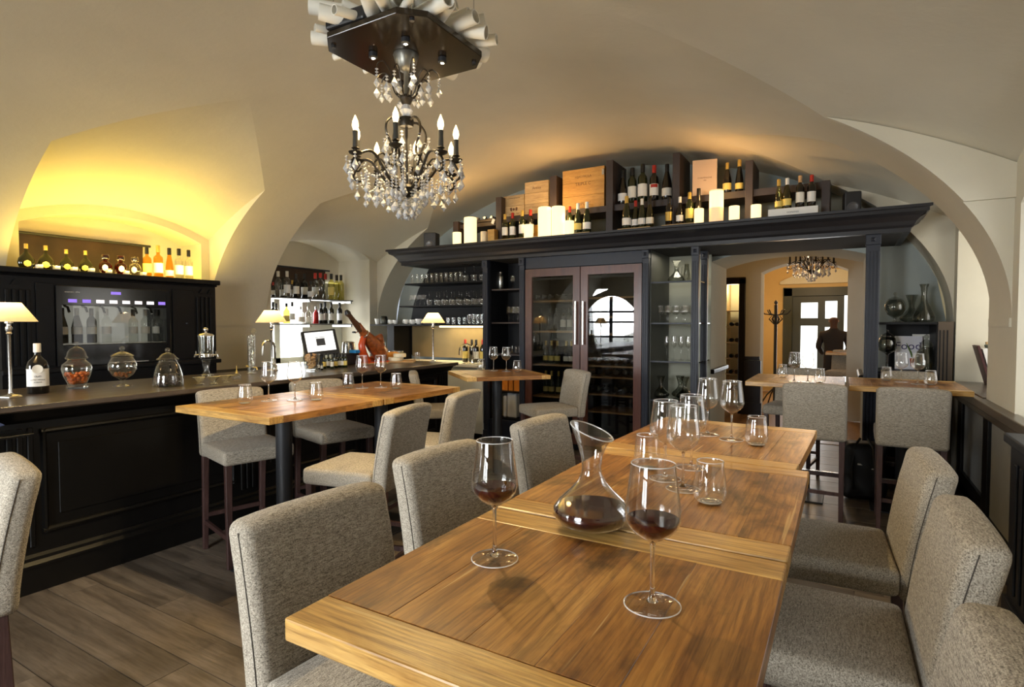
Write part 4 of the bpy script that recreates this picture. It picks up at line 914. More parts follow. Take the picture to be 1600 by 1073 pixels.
WGS = [(0, .0085), (.0115, .0085), (.0075, .0125), (.0052, .020), (.0041, .04), (.0038, .095), (.0043, .110), (.0052, .1155), (0, .1205)]
WGF = [(0, .0002), (.0495, .0002), (.0512, .0008), (.0517, .0018), (.0510, .0028), (.0495, .0031), (.030, .0042), (.014, .0065), (.0115, .0085), (0, .0085)]
TUM = [(0, .0), (.026, 0), (.036, .004), (.045, .018), (.0485, .034), (.0475, .05), (.0435, .08), (.039, .11), (.0375, .122), (.0369, .123), (.0362, .122), (.0376, .11), (.0422, .08), (.0461, .05), (.0470, .034), (.0437, .020), (.035, .009), (.02, .007), (0, .007)]
FLU = [(0, 0), (.032, 0), (.033, .002), (.012, .005), (.004, .012), (.0036, .10), (.006, .112), (.020, .13), (.027, .155), (.027, .18), (.0235, .23), (.0228, .23), (.0262, .18), (.0262, .156), (.019, .132), (0, .118)]
SIMPLE = [(0, 0), (.030, 0), (.033, .003), (.035, .10), (.0343, .10), (.0323, .005), (0, .005)]
COUPE = [(0, 0), (.032, 0), (.033, .003), (.008, .007), (.006, .03), (.012, .034), (.045, .07), (.044, .07), (.011, .036), (0, .035)]
_GM = {}
def gmesh(key, prof, mat, n): 
    k = (key, mat.name, n)
    if k not in _GM: _GM[k] = G().lathe(prof, n, cap=False).mesh(key, mat, True, angle=60)
    return _GM[k]
def glass(key, prof, pos, label, group, n=32, mat=None, scale=1, flip=False, name=None, cat='glass', h=0):
    o = ob(name or key, gmesh(key, prof, mat or GLASS, n), None, pos, random.uniform(0, 6), scale)
    if flip: o.rotation_euler = (R(180), 0, 0); o.location = (pos[0], pos[1], pos[2] + h * (scale if not isinstance(scale, tuple) else scale[2]))
    return tag(o, label, cat, group)
TZ = 1.1008
GT = 'glasses set on the tables'
def wg(u, v, label, n=40):
    p = onz(u, v, TZ); o = glass('wine_glass', WGB, p, label, GT, n)
    ob('stem', gmesh('stem', WGS, STEMG, 16), o); f_ = ob('foot', gmesh('foot', WGF, FOOTG, n), o); ob('foot_rim', gmesh('foot_rim', [(.0505, .0004), (.0522, .0012), (.0522, .0022), (.0505, .0030)], RIMG, n), f_); ob('rim', gmesh('rim', [(.0404, .2632), (.0407, .2642), (.0400, .2650), (.0392, .2642), (.0394, .2632)], RIMG, n), o); return o
def tm(u, v, label, n=40):
    p = onz(u, v, TZ); o = glass('stemless_glass', TUM, p, label, GT, n, name='tumbler')
    ob('rim', gmesh('rim_t', [(.0374, .1215), (.0378, .1228), (.0370, .1237), (.0362, .1228), (.0364, .1215)], RIMG, n), o)
    ob('thick_base', gmesh('base_t', [(0, .0012), (.024, .0012), (.034, .0050), (.024, .0066), (0, .0066)], RIMG, n), o); return o
def wine_in(o, lv):
    pr = [(0, .1240), (.0065, .1245), (.0205, .1302), (.0345, .1402), (.0446, .1520), (.0492, .1652)]; pr = [p for p in pr if p[1] < lv] + [(.0490 if lv > .164 else .047, lv), (0, lv)]
    G().lathe(pr, 40, cap=False).obj('red_wine', WINE, o, smooth=True, angle=40)
w1 = wg(773, 873, 'tall wine glass with red wine left of the decanter', 56); wine_in(w1, .163)
w2 = wg(1019, 945, 'closest tall wine glass with red wine, in front of the decanter', 56); wine_in(w2, .163)
pos2 = w2.location; lt = ob('etched_mark', text_mesh('[]----', .008, WHITE, .0002), w2); lt.location = (0, -.043, .0032); w2.rotation_euler = (0, 0, R(16)); w1.rotation_euler = (0, 0, 0)
wg(1039, 748, 'empty wine glass in mid table, left of the foremost empty one', 40)
wg(1067, 764, 'empty wine glass, foremost of the group in mid table', 48)
wg(1105, 679, 'empty wine glass, left one of the farthest pair on the long table')
wg(1143, 687, 'empty wine glass, right one of the farthest pair on the long table')
wg(1080, 731, 'empty wine glass half hidden behind the mid-table group')
tm(1109, 785, 'empty stemless glass in mid table, right of the near wine glass', 48)
tm(1011, 732, 'stemless glass behind the rim of the near wine glass')
tm(1182, 695, 'stemless glass at the far right of the long table')
for u, v, t in ((420, 626, 'wine glass on the bar-side table, left of the near pair'), (461, 625, 'wine glass on the bar-side table, right of the near pair'), (566, 606, 'wine glass on the bar-side table, left of the far pair'), (595, 605, 'wine glass on the bar-side table, right of the far pair'),
    (771, 579, 'wine glass on the angled table before the fridge, left one'), (791, 580, 'wine glass on the angled table before the fridge, right one'), (1241, 596, 'wine glass on the doorway table, left one'), (1262, 597, 'wine glass on the doorway table, right one'), (1408, 597, 'wine glass on the dado-side table, left one'), (1434, 600, 'wine glass on the dado-side table, right one')): wg(u, v, t, 28)
for u, v, t in ((383, 630, 'stemless glass nearest on the bar-side table'), (494, 625, 'stemless glass beside the near wine glass pair on the bar-side table'), (544, 606, 'stemless glass left of the far pair on the bar-side table'), (619, 607, 'stemless glass right of the far pair on the bar-side table'),
    (752, 578, 'stemless glass at the left edge of the angled table'), (808, 581, 'stemless glass at the right of the angled table'), (1223, 589, 'stemless glass left on the doorway table'), (1281, 597, 'stemless glass right on the doorway table'), (1385, 594, 'stemless glass left on the dado-side table'), (1454, 601, 'stemless glass right on the dado-side table')): tm(u, v, t, 28)
# decanter with a slanted mouth
DEC = [(0, .0), (.045, 0), (.066, .004), (.090, .018), (.1005, .036), (.097, .052), (.080, .072), (.055, .095), (.036, .117), (.0265, .138), (.0245, .155), (.0285, .185), (.0370, .215), (.0475, .245), (.0535, .262), (.0545, .264), (.0525, .262), (.0460, .245), (.0355, .215), (.027, .185), (.023, .155), (.025, .138), (.0345, .117), (.0535, .0955), (.0785, .0725), (.0955, .0525), (.099, .037), (.0885, .0195), (.065, .0065), (.04, .004), (0, .004)]
def decanter(pos, label, mat, n=56, slant=.40, ang=0, scale=1, wine=None):
    g = G().lathe(DEC, n, cap=False)
    if slant: g.v = [(x, y, z - slant * (x + .045) * max(0, (z - .18) / .085) ** 1.6 if z > .18 else z) for x, y, z in g.v]
    o = ob('decanter', g.mesh('decanter', mat, True, angle=60), None, pos, ang, scale); tag(o, label, 'decanter')
    if slant:
        ring = []
        for k in range(n + 1):
            q = 2 * math.pi * k / n; x, y, z = .0540 * math.cos(q), .0540 * math.sin(q), .264; ring.append((x, y, z - slant * (x + .045) * ((z - .18) / .085) ** 1.6))
        G().tube(ring, .0017, 6).obj('mouth_rim', RIMG, o, smooth=True)
    if wine: G().lathe([(0, .0045), (.039, .0048), (.0645, .0072), (.0878, .0200), (.0985, .0372), (.0950, .0520), (0, .0522)], n, cap=False).obj('red_wine', WINE, o, smooth=True, angle=40)
    return o
decanter(onz(924, 822, TZ), 'wide glass decanter with slanted mouth holding red wine', DECG, ang=YAW - R(25), wine=True)
# ================================================================ SHELF GLASSES (bay A)
def row(key, prof, us, y, z, desc, group, n=12, scale=1, flip=False, h=0, mat=None, name=None, jit=.0, cat='glass'):
    for i, u in enumerate(us):
        p = ony(u, 500, y); glass(key, prof, (p.x, y + (jit if i % 2 else 0), z), '%s, %s from the left' % (desc, ORD[i]), group, n, mat, scale, flip, name, cat, h)
def lin(a, b, n): return [a + (b - a) * i / (n - 1) for i in range(n)]
row('tumbler_tall', SIMPLE, lin(645, 720, 11), 6.86, 2.236, 'tall tumbler on the top black shelf', 'tumblers on the top black shelf', 14, (.80, .80, 1.5), name='tumbler')
row('wine_glass_low', WG, [727, 741, 753], 6.88, 2.236, 'upturned balloon wine glass on the top black shelf', 'upturned glasses on the top black shelf', 16, .95, True, .264, name='wine_glass')
row('wine_glass_low', WG, lin(643, 663, 4), 6.84, 1.901, 'small wine glass at the left of the middle black shelf', 'small glasses on the middle black shelf', 12, .62, False, .264, name='wine_glass')
row('wine_glass_low', WG, lin(671, 752, 15), 6.84, 1.901, 'upturned wine glass on the middle black shelf', 'upturned glasses on the middle black shelf', 14, .80, True, .264, name='wine_glass', jit=.16)
row('tumbler_tall', SIMPLE, lin(700, 726, 4), 6.86, 1.616, 'short tumbler on the lowest black shelf', 'short tumblers on the lowest black shelf', 14, (.8, .8, 1), name='tumbler')
row('tumbler_tall', SIMPLE, lin(733, 753, 4), 6.86, 1.616, 'long drink glass on the lowest black shelf', 'long drink glasses on the lowest black shelf', 14, (.78, .78, 1.45), name='tumbler')
row('coupe_glass', COUPE, [685, 693], 6.86, 1.616, 'small dessert coupe on the lowest black shelf', 'coupes on the lowest black shelf', 14, 1.1, name='coupe')
CUP = [(0, 0), (.022, 0), (.030, .008), (.040, .035), (.043, .060), (.041, .060), (.037, .035), (.026, .010), (0, .008)]
def cup(u, z, label, y=6.88, scale=1, face=0):
    o = glass('cup', CUP, (ony(u, 500, y).x, y, z), label, 'white cups on the lowest black shelf', 18, PORC, scale, cat='cup'); o.rotation_euler = (0, 0, face)
    G().tube([(-.036, 0, .018), (-.058, 0, .020), (-.064, 0, .036), (-.056, 0, .05), (-.040, 0, .05)], .005, 6).obj('handle', PORC, o, smooth=True)
cup(611, 1.616, 'white cup with handle left on the lowest black shelf, before the dark jug', scale=1.15); cup(618, 1.616, 'white cup right beside the one by the dark jug', scale=1.1); cup(635, 1.620, 'white cup on a black saucer on the lowest shelf', scale=1.2); cup(645, 1.616, 'white cup between the saucer cup and the plate stack', scale=1.2); cup(655, 1.616, 'white cup directly left of the plate stack', scale=1.4)
for i in range(5): tag(ob('plate', gmesh('plate', [(0, 0), (.05, 0), (.095, .012), (.094, .014), (.05, .004), (0, .004)], PORC, 24), None, (ony(669, 500, 6.9).x, 6.9, 1.616 + i * .013)), 'white plate, %s from the bottom of the stack behind the lamp' % ORD[i], 'plate', 'plate stack on the lowest black shelf')
tag(G().lathe([(0, 0), (.055, 0), (.065, .05), (.055, .11), (.045, .13), (0, .13)], 18).obj('coffee_jug', plain('dark_pewter', (.06, .06, .05), .3, .8), loc=(ony(600, 500, 6.86).x, 6.86, 1.617), smooth=True), 'dark metal jug at the left end of the lowest shelf', 'jug')
tag(G().lathe([(0, 0), (.03, 0), (.05, .09), (.047, .09), (.028, .004), (0, .004)], 16).obj('paper_cup', PORC, loc=(ony(590, 500, 6.86).x, 6.86, 1.617), smooth=True), 'white conical cup at the very left of the lowest shelf', 'cup')
# bay B
for i, (u, h) in enumerate(((772, .24), (782, .25))): tag(G().lathe([(0, 0), (.034, 0), (.040, .01), (.042, h * .68), (.034, h * .82), (.026, h * .9), (.026, h), (0, h + .008)], 20).obj('cocktail_shaker', STEEL, loc=(ony(u, 447, 6.9).x, 6.9, 2.102), smooth=True), ['steel cocktail shaker, left one on the narrow bay shelf', 'steel cocktail shaker, right one on the narrow bay shelf'][i], 'shaker')
glass('wine_glass_low', WG, (ony(801, 440, 6.9).x, 6.9, 2.101), 'single small glass right of the cocktail shakers', None, 14, None, .72, name='wine_glass')
row('wine_glass_low', WG, [795, 802, 809], 6.9, 1.646, 'small wine glass on the middle shelf of the narrow bay', 'small glasses in the narrow bay', 14, .82, name='wine_glass')
row('tumbler_tall', SIMPLE, [800, 806, 811], 6.9, 1.211, 'small tumbler on the lower shelf of the narrow bay', 'tumblers in the narrow bay', 12, (.55, .55, 1), name='tumbler')
for i, (u, wq) in enumerate(((790, .075), (803, .04), (810, .05))): tag(G().box(-wq, wq, -.07, .07, 0, .20 + .01 * i).box(-wq * .6, wq * .6, -.0705, -.07, .05, .15).obj('tea_box', ORANGE, loc=(ony(u, 610, 6.84).x, 6.84, .701), bevel=.002), 'orange card box on the low shelf of the narrow bay, %s from left' % ORD[i], 'box', 'orange boxes in the narrow bay')
TOWEL = plain('white_folded_linen', (.66, .68, .72), .9, var=.1)
for i, (u, wq, hh) in enumerate(((765, .03, .32), (784, .06, .31), (795, .025, .30), (806, .075, .34))):
    tag(G().box(-wq, wq, -.12, .12, 0, hh).obj('linen_bag', TOWEL if i != 1 else plain('grey_linen', (.36, .34, .30), .9), loc=(ony(u, 650, 6.86).x, 6.86, .331), bevel=.02, seg=3), 'upright linen bag under the orange boxes, %s from left' % ORD[i], 'bag', 'linen bags in the narrow bay')
# fridge contents
FB = 'bottles in the left fridge door'
for i, u in enumerate((853, 862, 871, 885, 893)): bottle('burgundy', (ony(u, 550, 6.95).x, 6.95, 1.092), .30, GRN if i < 3 else BLKG, YELLP if i < 3 else PAPER, GOLDP, 'standing fridge bottle with %s label on the third shelf, %s from left' % ('yellow' if i < 3 else 'pale', ORD[i]), FB, seg=12)
for i, u in enumerate((853, 862, 873, 882)): bottle('burgundy', (ony(u, 600, 6.95).x, 6.95, .672), .31, GRN, YELLP, GOLDP, 'standing fridge bottle with yellow label on the lowest shelf, %s from left' % ORD[i], FB, seg=12)
for i, u in enumerate((846, 858, 868, 880, 890)): bottle('bordeaux', (ony(u, 500, 7.0).x, 7.0, 1.532), .30, BLKG, PAPER if i > 2 else None, BLACKC, 'dark fridge bottle behind the lamp reflection on the second shelf, %s from left' % ORD[i], FB, seg=12)
for i, u in enumerate((838, 849, 860, 871, 882, 892)):
    o = bottle('bordeaux', (ony(u, 450, 6.8).x, 6.76, 1.975), .30, BLKG, None, GOLDP if i % 2 else BLACKC, 'lying fridge bottle on the top left rack, %s from left' % ORD[i], 'lying bottles in the fridge', seg=12); o.rotation_euler = (R(-90), 0, 0)
for k, z in enumerate((.98 + .04, 1.12 + .04, .76 + .04)):
    for i, u in enumerate((922, 936, 950, 964, 978, 990)):
        o = bottle('bordeaux', (ony(u, 570, 6.8).x, 6.76, z), .30, BLKG, None, BLACKC if i % 2 else GOLDP, 'lying fridge bottle on the right-hand rack, %s row from top, %s from left' % (['second', 'first', 'third'][k], ORD[i]), 'lying bottles in the fridge', seg=12); o.rotation_euler = (R(-90), 0, 0)
# bay C contents
decanter((ony(1057, 430, 7.0).x, 7.0, 2.116), 'smoky round decanter on the top glass shelf', SMOKE, 24, 0, 0, 1.05)
jg = tag(G().lathe([(0, 0), (.05, 0), (.052, .01), (.04, .12), (.026, .2), (.028, .24), (.026, .24), (.024, .2), (.037, .12), (0, .01)], 20, cap=False).obj('glass_jug', SMOKE, loc=(ony(1073, 430, 7.15).x, 7.15, 2.116), smooth=True), 'slim glass jug with handle behind the round decanter', 'jug')
G().tube([(-.03, 0, .22), (-.06, 0, .2), (-.062, 0, .12), (-.042, 0, .08)], .006, 8).obj('handle', SMOKE, jg, smooth=True)
row('wine_glass_low', WG, lin(1031, 1077, 8), 6.95, 1.636, 'wine glass in the dense row on the second glass shelf', 'glasses in the display bay', 14, .80, name='wine_glass', jit=.12)
row('flute_glass', FLU, lin(1042, 1076, 4), 7.0, 1.186, 'champagne flute on the third glass shelf', 'flutes in the display bay', 14, 1.25, name='champagne_flute')
for i, u in enumerate((1033, 1062, 1070)): decanter((ony(u, 600, 6.9 + .12 * (i % 2)).x, 6.9 + .14 * (i % 2), .726), 'smoky flared decanter on the bottom glass shelf, %s from left' % ORD[i], SMOKE, 22, 0, 0, 1.0)
# bay D contents
JARB = [(0, 0), (.06, 0), (.062, .004), (.02, .012), (.015, .03), (.02, .045), (.07, .08), (.10, .14), (.10, .19), (.08, .235), (.065, .25), (.063, .25), (.078, .234), (.098, .19), (.098, .14), (.068, .082), (0, .05)]
def jar(prof, pos, label, lid, mat=JARG, scale=1, n=28, fill=None, name='glass_jar'):
    o = tag(ob(name, G().lathe(prof, n, cap=False).mesh(name, mat, True, angle=60), None, pos, 0, scale), label, 'jar')
    if lid: 
        l = G().lathe(lid, n, cap=False).obj('lid', mat, o, smooth=True, angle=60)
    return o
LIDK = [(.07, .25), (.072, .256), (.05, .268), (.02, .28), (.009, .285), (.009, .295), (.018, .305), (.018, .32), (.008, .33), (0, .332)]
yD = 7.26
jar(JARB, (ony(1398, 500, yD).x, yD, 1.642), 'round footed punch jar on the upper corner shelf', LIDK, SMOKE, .95)
decanter((ony(1424, 500, 7.42).x, 7.42, 1.642), 'wide-mouthed decanter between jar and carafe on the corner shelf', SMOKE, 24, 0, 0, 1.1)
tag(G().lathe([(0, 0), (.075, 0), (.10, .02), (.10, .06), (.075, .12), (.035, .20), (.024, .27), (.03, .35), (.045, .39), (.043, .39), (.028, .35), (.022, .27), (.033, .2), (.073, .12), (.098, .06), (0, .01)], 26, cap=False).obj('carafe', SMOKE, loc=(ony(1443, 500, 7.24).x, 7.24, 1.642), smooth=True), 'tall smoky carafe on the upper corner shelf', 'carafe')
STJ = [(0, 0), (.05, 0), (.05, .004), (.012, .012), (.010, .15), (.02, .165), (.075, .20), (.085, .26), (.07, .32), (.055, .335), (.053, .335), (.068, .32), (.083, .26), (.073, .202), (0, .17)]
jar(STJ, (ony(1386, 560, 7.24).x, 7.24, 1.132), 'tall stemmed lidded jar left of the magazine', [(.058, .335), (.06, .34), (.045, .36), (.02, .375), (.008, .38), (.014, .395), (.010, .41), (0, .412)], SMOKE, 1.05)
jar([(0, 0), (.08, 0), (.095, .02), (.10, .12), (.08, .2), (.055, .235), (.06, .25), (.058, .25), (.053, .235), (.078, .2), (.098, .12), (.093, .02), (0, .006)], (ony(1447, 560, 7.24).x, 7.24, 1.132), 'bulbous lidded jar right of the magazine', [(.062, .25), (.064, .255), (.055, .28), (.04, .31), (.02, .325), (.01, .335), (.02, .35), (.02, .37), (0, .385)], SMOKE, 1.0)
mg = thing('magazine', 'white cookery magazine lettered Food leaning on the corner shelf', 'magazine', (ony(1420, 560, 7.45).x, 7.45, 1.133), R(-4)); mg.rotation_euler = (R(-8), 0, R(3))
G().box(-.125, .125, -.004, .004, 0, .36).obj('cover', plain('white_cover', (.74, .72, .76), .4), mg, bevel=.002); lettering('Food', .115, plain('violet_ink', (.035, .02, .12), .5), mg, (-.005, -.0046, .25))
G().tube([(.03, -.006, .13), (.02, -.006, .18), (.0, -.006, .23), (-.02, -.006, .28)], [.008, .010, .008, .003], 6).obj('printed_stem', plain('green_print', (.10, .16, .03), .6), mg); G().lathe([(0, 0), (.03, 0), (.036, .09), (0, .09)], 10).obj('printed_pot', plain('terracotta_print', (.35, .07, .02), .6), mg, (.03, .004, .03)).scale = (1, .3, 1)
mg2 = tag(G().box(-.10, .10, -.004, .004, 0, .38).obj('magazine', PAPER, loc=(ony(1443, 560, 7.54).x, 7.54, 1.133), bevel=.002), 'plain pale magazine behind the bulbous jar', 'magazine'); mg2.rotation_euler = (R(-8), 0, 0)
# books on the window sill
for i, (lb, mt, x, tl, hh, th) in enumerate((('dark red book leaning outermost on the window sill', plain('oxblood_cover', (.06, .012, .01), .5), 1.145, -15, .37, .02), ('white book leaning second on the window sill', WHITE, 1.172, -14, .34, .035), ('dark green book with white spine lettering on the window sill', plain('bottle_green_cover', (.01, .06, .04), .5), 1.215, -12, .37, .04), ('brown folder standing behind the leaning books', plain('kraft_folder', (.42, .27, .12), .7), 1.155, 0, .39, .06))):
    o = thing('book', lb, 'book', (x, 6.78 if i < 3 else 6.93, 1.062), 0, 'books on the window sill'); o.rotation_euler = (0, R(tl), 0)
    wy = .12 if i < 3 else .02; G().box(0, th, -wy, wy, 0, hh).obj('cover', mt, o, bevel=.002); G().box(.003, th - .003, -wy + .003, wy + .002, .003, hh - .003).obj('pages', PAPER, o)
    if i == 2: lettering('CIGAR', .05, WHITE, o, (th / 2 - .002, -.1206, hh * .5), (R(90), R(90), 0))
# ================================================================ ON AND BEHIND THE BAR
BZ = 1.1508
def lamp(pos, label, on=6):
    t = thing('table_lamp', label, 'lamp', pos, R(20), 'slim chrome table lamps on the bar')
    G().lathe([(0, 0), (.06, 0), (.055, .012), (.02, .02), (.012, .03), (0, .03)], 4).obj('base', STEEL, t, bevel=.003).rotation_euler = (0, 0, R(45))
    G().lathe([(.012, .03), (.009, .06), (.0085, .40), (.012, .405), (.017, .41), (.012, .42), (.019, .432), (.019, .45), (.012, .455), (.012, .47), (.022, .475), (.022, .488), (0, .49)], 16).obj('stem', STEEL, t, smooth=True, angle=50)
    s = G(); s.lathe([(.148, .485), (.066, .605)], 40, cap=False); sh = s.obj('shade', SHADE, t, smooth=True)
    G().tube([(-.064, 0, .60), (.064, 0, .60)], .002, 5).tube([(0, 0, .488), (0, 0, .60)], .003, 5).obj('shade_carrier', STEEL, sh)
    b = G().lathe([(0, .49), (.01, .492), (.022, .525), (.016, .55), (0, .56)], 12).obj('bulb', emit('lamp_bulb', (1, .70, .36), 12), t, smooth=True)
    point('table_lamp_light', (pos[0], pos[1], pos[2] + .585), on, (1, .66, .32), .03); return t
lamp(onz(17, 621, BZ), 'table lamp with cream shade at the left picture edge', 2.5)
lamp((-4.95, onx(425, 560, -4.95).y, BZ), 'table lamp with cream shade before the pier', 3)
p = ony(677, 560, 5.60); lamp((p.x, 5.60, BZ), 'table lamp with glowing cream shade at the far bar end', 6)
bt = bottle('squat', onz(60, 614, BZ), .335, BLKG, WHITE, PAPER, 'big dark oil bottle with white label beside the left lamp', None, name='oil_bottle', seg=28, lz=(.045, .15))
for s_, z_, sz in (('OLIO', .105, .014), ('EXTRA VERGINE', .085, .0095), ('di OLIVA', .070, .010)):
    l_ = ob('lettering', text_mesh(s_, sz, INK), bt); l_.location = (0, -.0552, z_); l_.rotation_euler = (R(90), 0, 0)
G().lathe([(0, -.0006), (.026, -.0006), (.026, .0006), (0, .0006)], 20).obj('crest_label', PAPER, bt, (0, -.0550, .150)).rotation_euler = (R(90), 0, 0)
# three sweet jars
def fill_balls(parent, rmax, z0, z1, n, r, mat, name):
    g = G()
    for i in range(n):
        k = random.random(); z = z0 + (z1 - z0) * random.random(); rr = rmax(z) - r; a = random.uniform(0, 6.283); q = math.sqrt(random.random()) * max(0, rr)
        s = r * random.uniform(.75, 1.15); o = len(g.v); g.lathe([(0, z - s), (s * .75, z - s * .6), (s, z), (s * .7, z + s * .65), (0, z + s)], 7, q * math.cos(a), q * math.sin(a), a, a + 2 * math.pi)
    o = g.obj(name, mat, parent, smooth=True, angle=80); o['kind'] = 'stuff'; return o
J1 = [(0, 0), (.058, 0), (.060, .012), (.050, .018), (.052, .03), (.075, .085), (.085, .125), (.080, .155), (.056, .178), (.050, .185), (.056, .192), (.054, .192), (.048, .185), (.054, .177), (.078, .154), (.083, .125), (.073, .086), (.05, .03), (0, .022)]
j1 = jar(J1, onz(121, 606, BZ), 'lidded glass jar of candied orange fruit on the bar', [(.060, .192), (.064, .20), (.055, .21), (.050, .235), (.036, .258), (.018, .268), (.008, .272), (.006, .279), (.013, .286), (.014, .295), (.006, .303), (0, .304)], JARG, 1.12, 36)
fill_balls(j1, lambda z: .050 + (z - .03) * .40, .036, .10, 130, .012, FRUIT, 'candied_fruit')
J2 = [(0, 0), (.058, 0), (.058, .003), (.02, .012), (.012, .022), (.02, .03), (.012, .04), (.022, .05), (.060, .075), (.084, .115), (.084, .15), (.066, .19), (.058, .2), (.056, .2), (.064, .189), (.082, .15), (.082, .116), (.058, .077), (0, .053)]
j2 = jar(J2, onz(192, 603, BZ), 'round footed glass jar with a few brown fruits on the bar', [(.066, .2), (.070, .206), (.055, .217), (.03, .228), (.012, .234), (.007, .239), (.014, .246), (.016, .256), (.009, .266), (0, .268)], JARG, 1.12, 36)
fill_balls(j2, lambda z: .055 + (z - .07) * .5, .068, .092, 32, .010, BROWNFR, 'dried_fruit')
J3 = [(0, 0), (.082, 0), (.086, .006), (.086, .03), (.080, .08), (.066, .13), (.050, .16), (.049, .168), (.047, .168), (.048, .16), (.064, .13), (.078, .08), (.084, .03), (.08, .008), (0, .006)]
j3 = jar(J3, onz(263, 603, BZ), 'cone shaped glass jar of dark prunes on the bar', [(.060, .168), (.064, .174), (.050, .185), (.035, .205), (.018, .212), (.007, .217), (.014, .225), (.015, .236), (.007, .244), (0, .245)], JARG, 1.18, 36)
fill_balls(j3, lambda z: .080 - z * .25, .014, .075, 90, .011, DARKFR, 'prunes')
for i, (u, v) in enumerate(((312, 601), (334, 600), (353, 598))): glass('small_dish', [(0, 0), (.03, 0), (.031, .006), (.012, .012), (.012, .018), (.052, .06), (.050, .06), (.010, .02), (0, .02)], onz(u, v, BZ), 'small glass dish on the bar, %s from the left' % ORD[i], 'small glass dishes on the bar', 8, JARG, 1.0, name='glass_dish', cat='dish')
bn = tag(G().lathe([(0, 0), (.032, 0), (.036, .01), (.034, .04), (.014, .055), (.012, .06), (0, .06)], 16).obj('spirit_burner', JARG, loc=onz(370, 594, BZ), smooth=True), 'small glass spirit burner with brass wick holder on the bar', 'burner')
G().lathe([(.012, .058), (.008, .075), (.003, .085), (.0025, .12), (0, .121)], 10).obj('wick_holder', GOLDP, bn, smooth=True)
# absinthe fountain
fo = thing('absinthe_fountain', 'tall glass and chrome absinthe fountain with taps on the bar', 'fountain', (-4.98, 3.05, BZ))
G().lathe([(0, 0), (.06, 0), (.06, .01), (.03, .02), (.02, .05), (.025, .09), (.035, .14), (.045, .17), (.02, .175), (0, .175)], 20, cap=False).obj('foot', JARG, fo, smooth=True, angle=60)
G().lathe([(.048, .170), (.060, .175), (.060, .20), (.052, .205)], 24).obj('tap_ring', CHROME, fo, smooth=True)
G().lathe([(.055, .20), (.060, .21), (.062, .36), (.060, .362), (.058, .36), (.056, .21)], 28, cap=False).obj('tank', clear_glass('silvery_tank', (.82, .83, .80), 2.6), fo, smooth=True)
G().lathe([(.067, .36), (.067, .368), (.055, .380), (.015, .388), (.008, .395), (.008, .40), (.020, .412), (.021, .426), (.010, .438), (0, .44)], 24).obj('lid', CHROME, fo, smooth=True, angle=50)
for k in range(4):
    a = R(30 + 90 * k); d = Vector((math.cos(a), math.sin(a), 0)); G().tube([d * .055 + Vector((0, 0, .19)), d * .10 + Vector((0, 0, .19)), d * .105 + Vector((0, 0, .17))], .007, 8).tube([d * .09 + Vector((0, 0, .18)), d * .09 + Vector((0, 0, .225))], .005, 6).obj('tap', CHROME, fo, smooth=True)
# spiral glass dripper tower
tw = thing('glass_dripper', 'tall glass dripper column with a twisted core on the bar', 'dripper', (-4.86, 3.42, BZ))
G().lathe([(0, 0), (.045, 0), (.045, .006), (.032, .01), (.034, .36), (.030, .365), (.028, .36), (.028, .012), (0, .012)], 24, cap=False).obj('column', JARG, tw, smooth=True)
G().tube([(.018 * math.cos(i * .7), .018 * math.sin(i * .7), .02 + i * .0062) for i in range(54)], .006, 6).obj('spiral', FROST, tw, smooth=True)
G().tube([(0, 0, .36), (0, 0, .40), (.03, 0, .43), (.07, 0, .42), (.08, 0, .40), (.05, 0, .385), (.0, 0, .39)], .005, 8).obj('loop', GLASS, tw, smooth=True)
G().tube([(-.02, 0, .35), (-.07, -.02, .37), (-.09, -.02, .365)], .007, 8).obj('spout', GLASS, tw, smooth=True); G().tube([(.03, 0, .06), (.08, 0, .06), (.085, 0, .04)], .006, 8).tube([(-.03, 0, .06), (-.08, 0, .07)], .006, 8).obj('tap', GOLDP, tw, smooth=True)
# sink tap
def tap(pos, label, rot, hgt_, r):
    t = thing('sink_tap', label, 'tap', pos, rot); pts = [(0, 0, 0), (0, 0, hgt_)] + [(r - r * math.cos(R(a)), 0, hgt_ + r * math.sin(R(a))) for a in range(15, 181, 15)] + [(2 * r, 0, hgt_ - .06)]
    G().tube(pts, .011, 10).obj('spout', CHROME, t, smooth=True); G().lathe([(.022, 0), (.02, .05), (.013, .06)], 16).obj('base', CHROME, t, smooth=True); G().tube([(0, -.01, .05), (0, -.07, .075)], .006, 8).obj('lever', CHROME, t, smooth=True)
tap((-5.02, 3.80, BZ), 'tall arched chrome tap behind the wine glasses on the bar', R(-80), .22, .085)
tap((-4.62, 6.80, 1.061), 'arched chrome tap on the cream worktop', R(180 + 20), .17, .10)
# bowl of corks
ck = tag(G().lathe([(0, 0), (.055, 0), (.062, .01), (.082, .17), (.080, .17), (.060, .016), (0, .014)], 24, cap=False).obj('cork_vase', JARG, loc=onz(487, 580, BZ), smooth=True), 'glass vase full of wine corks on the bar', 'vase'); g = G()
for i in range(46):
    z = random.uniform(.03, .165); rr = (.052 + z * .14) - .022; a = random.uniform(0, 6.28); q = math.sqrt(random.random()) * rr; c = Vector((q * math.cos(a), q * math.sin(a), z)); d = Vector((random.uniform(-1, 1), random.uniform(-1, 1), random.uniform(-.5, .5))).normalized() * .019; g.tube([c - d, c + d], .0105, 8)
o = g.obj('corks', CORKM, ck); o['kind'] = 'stuff'
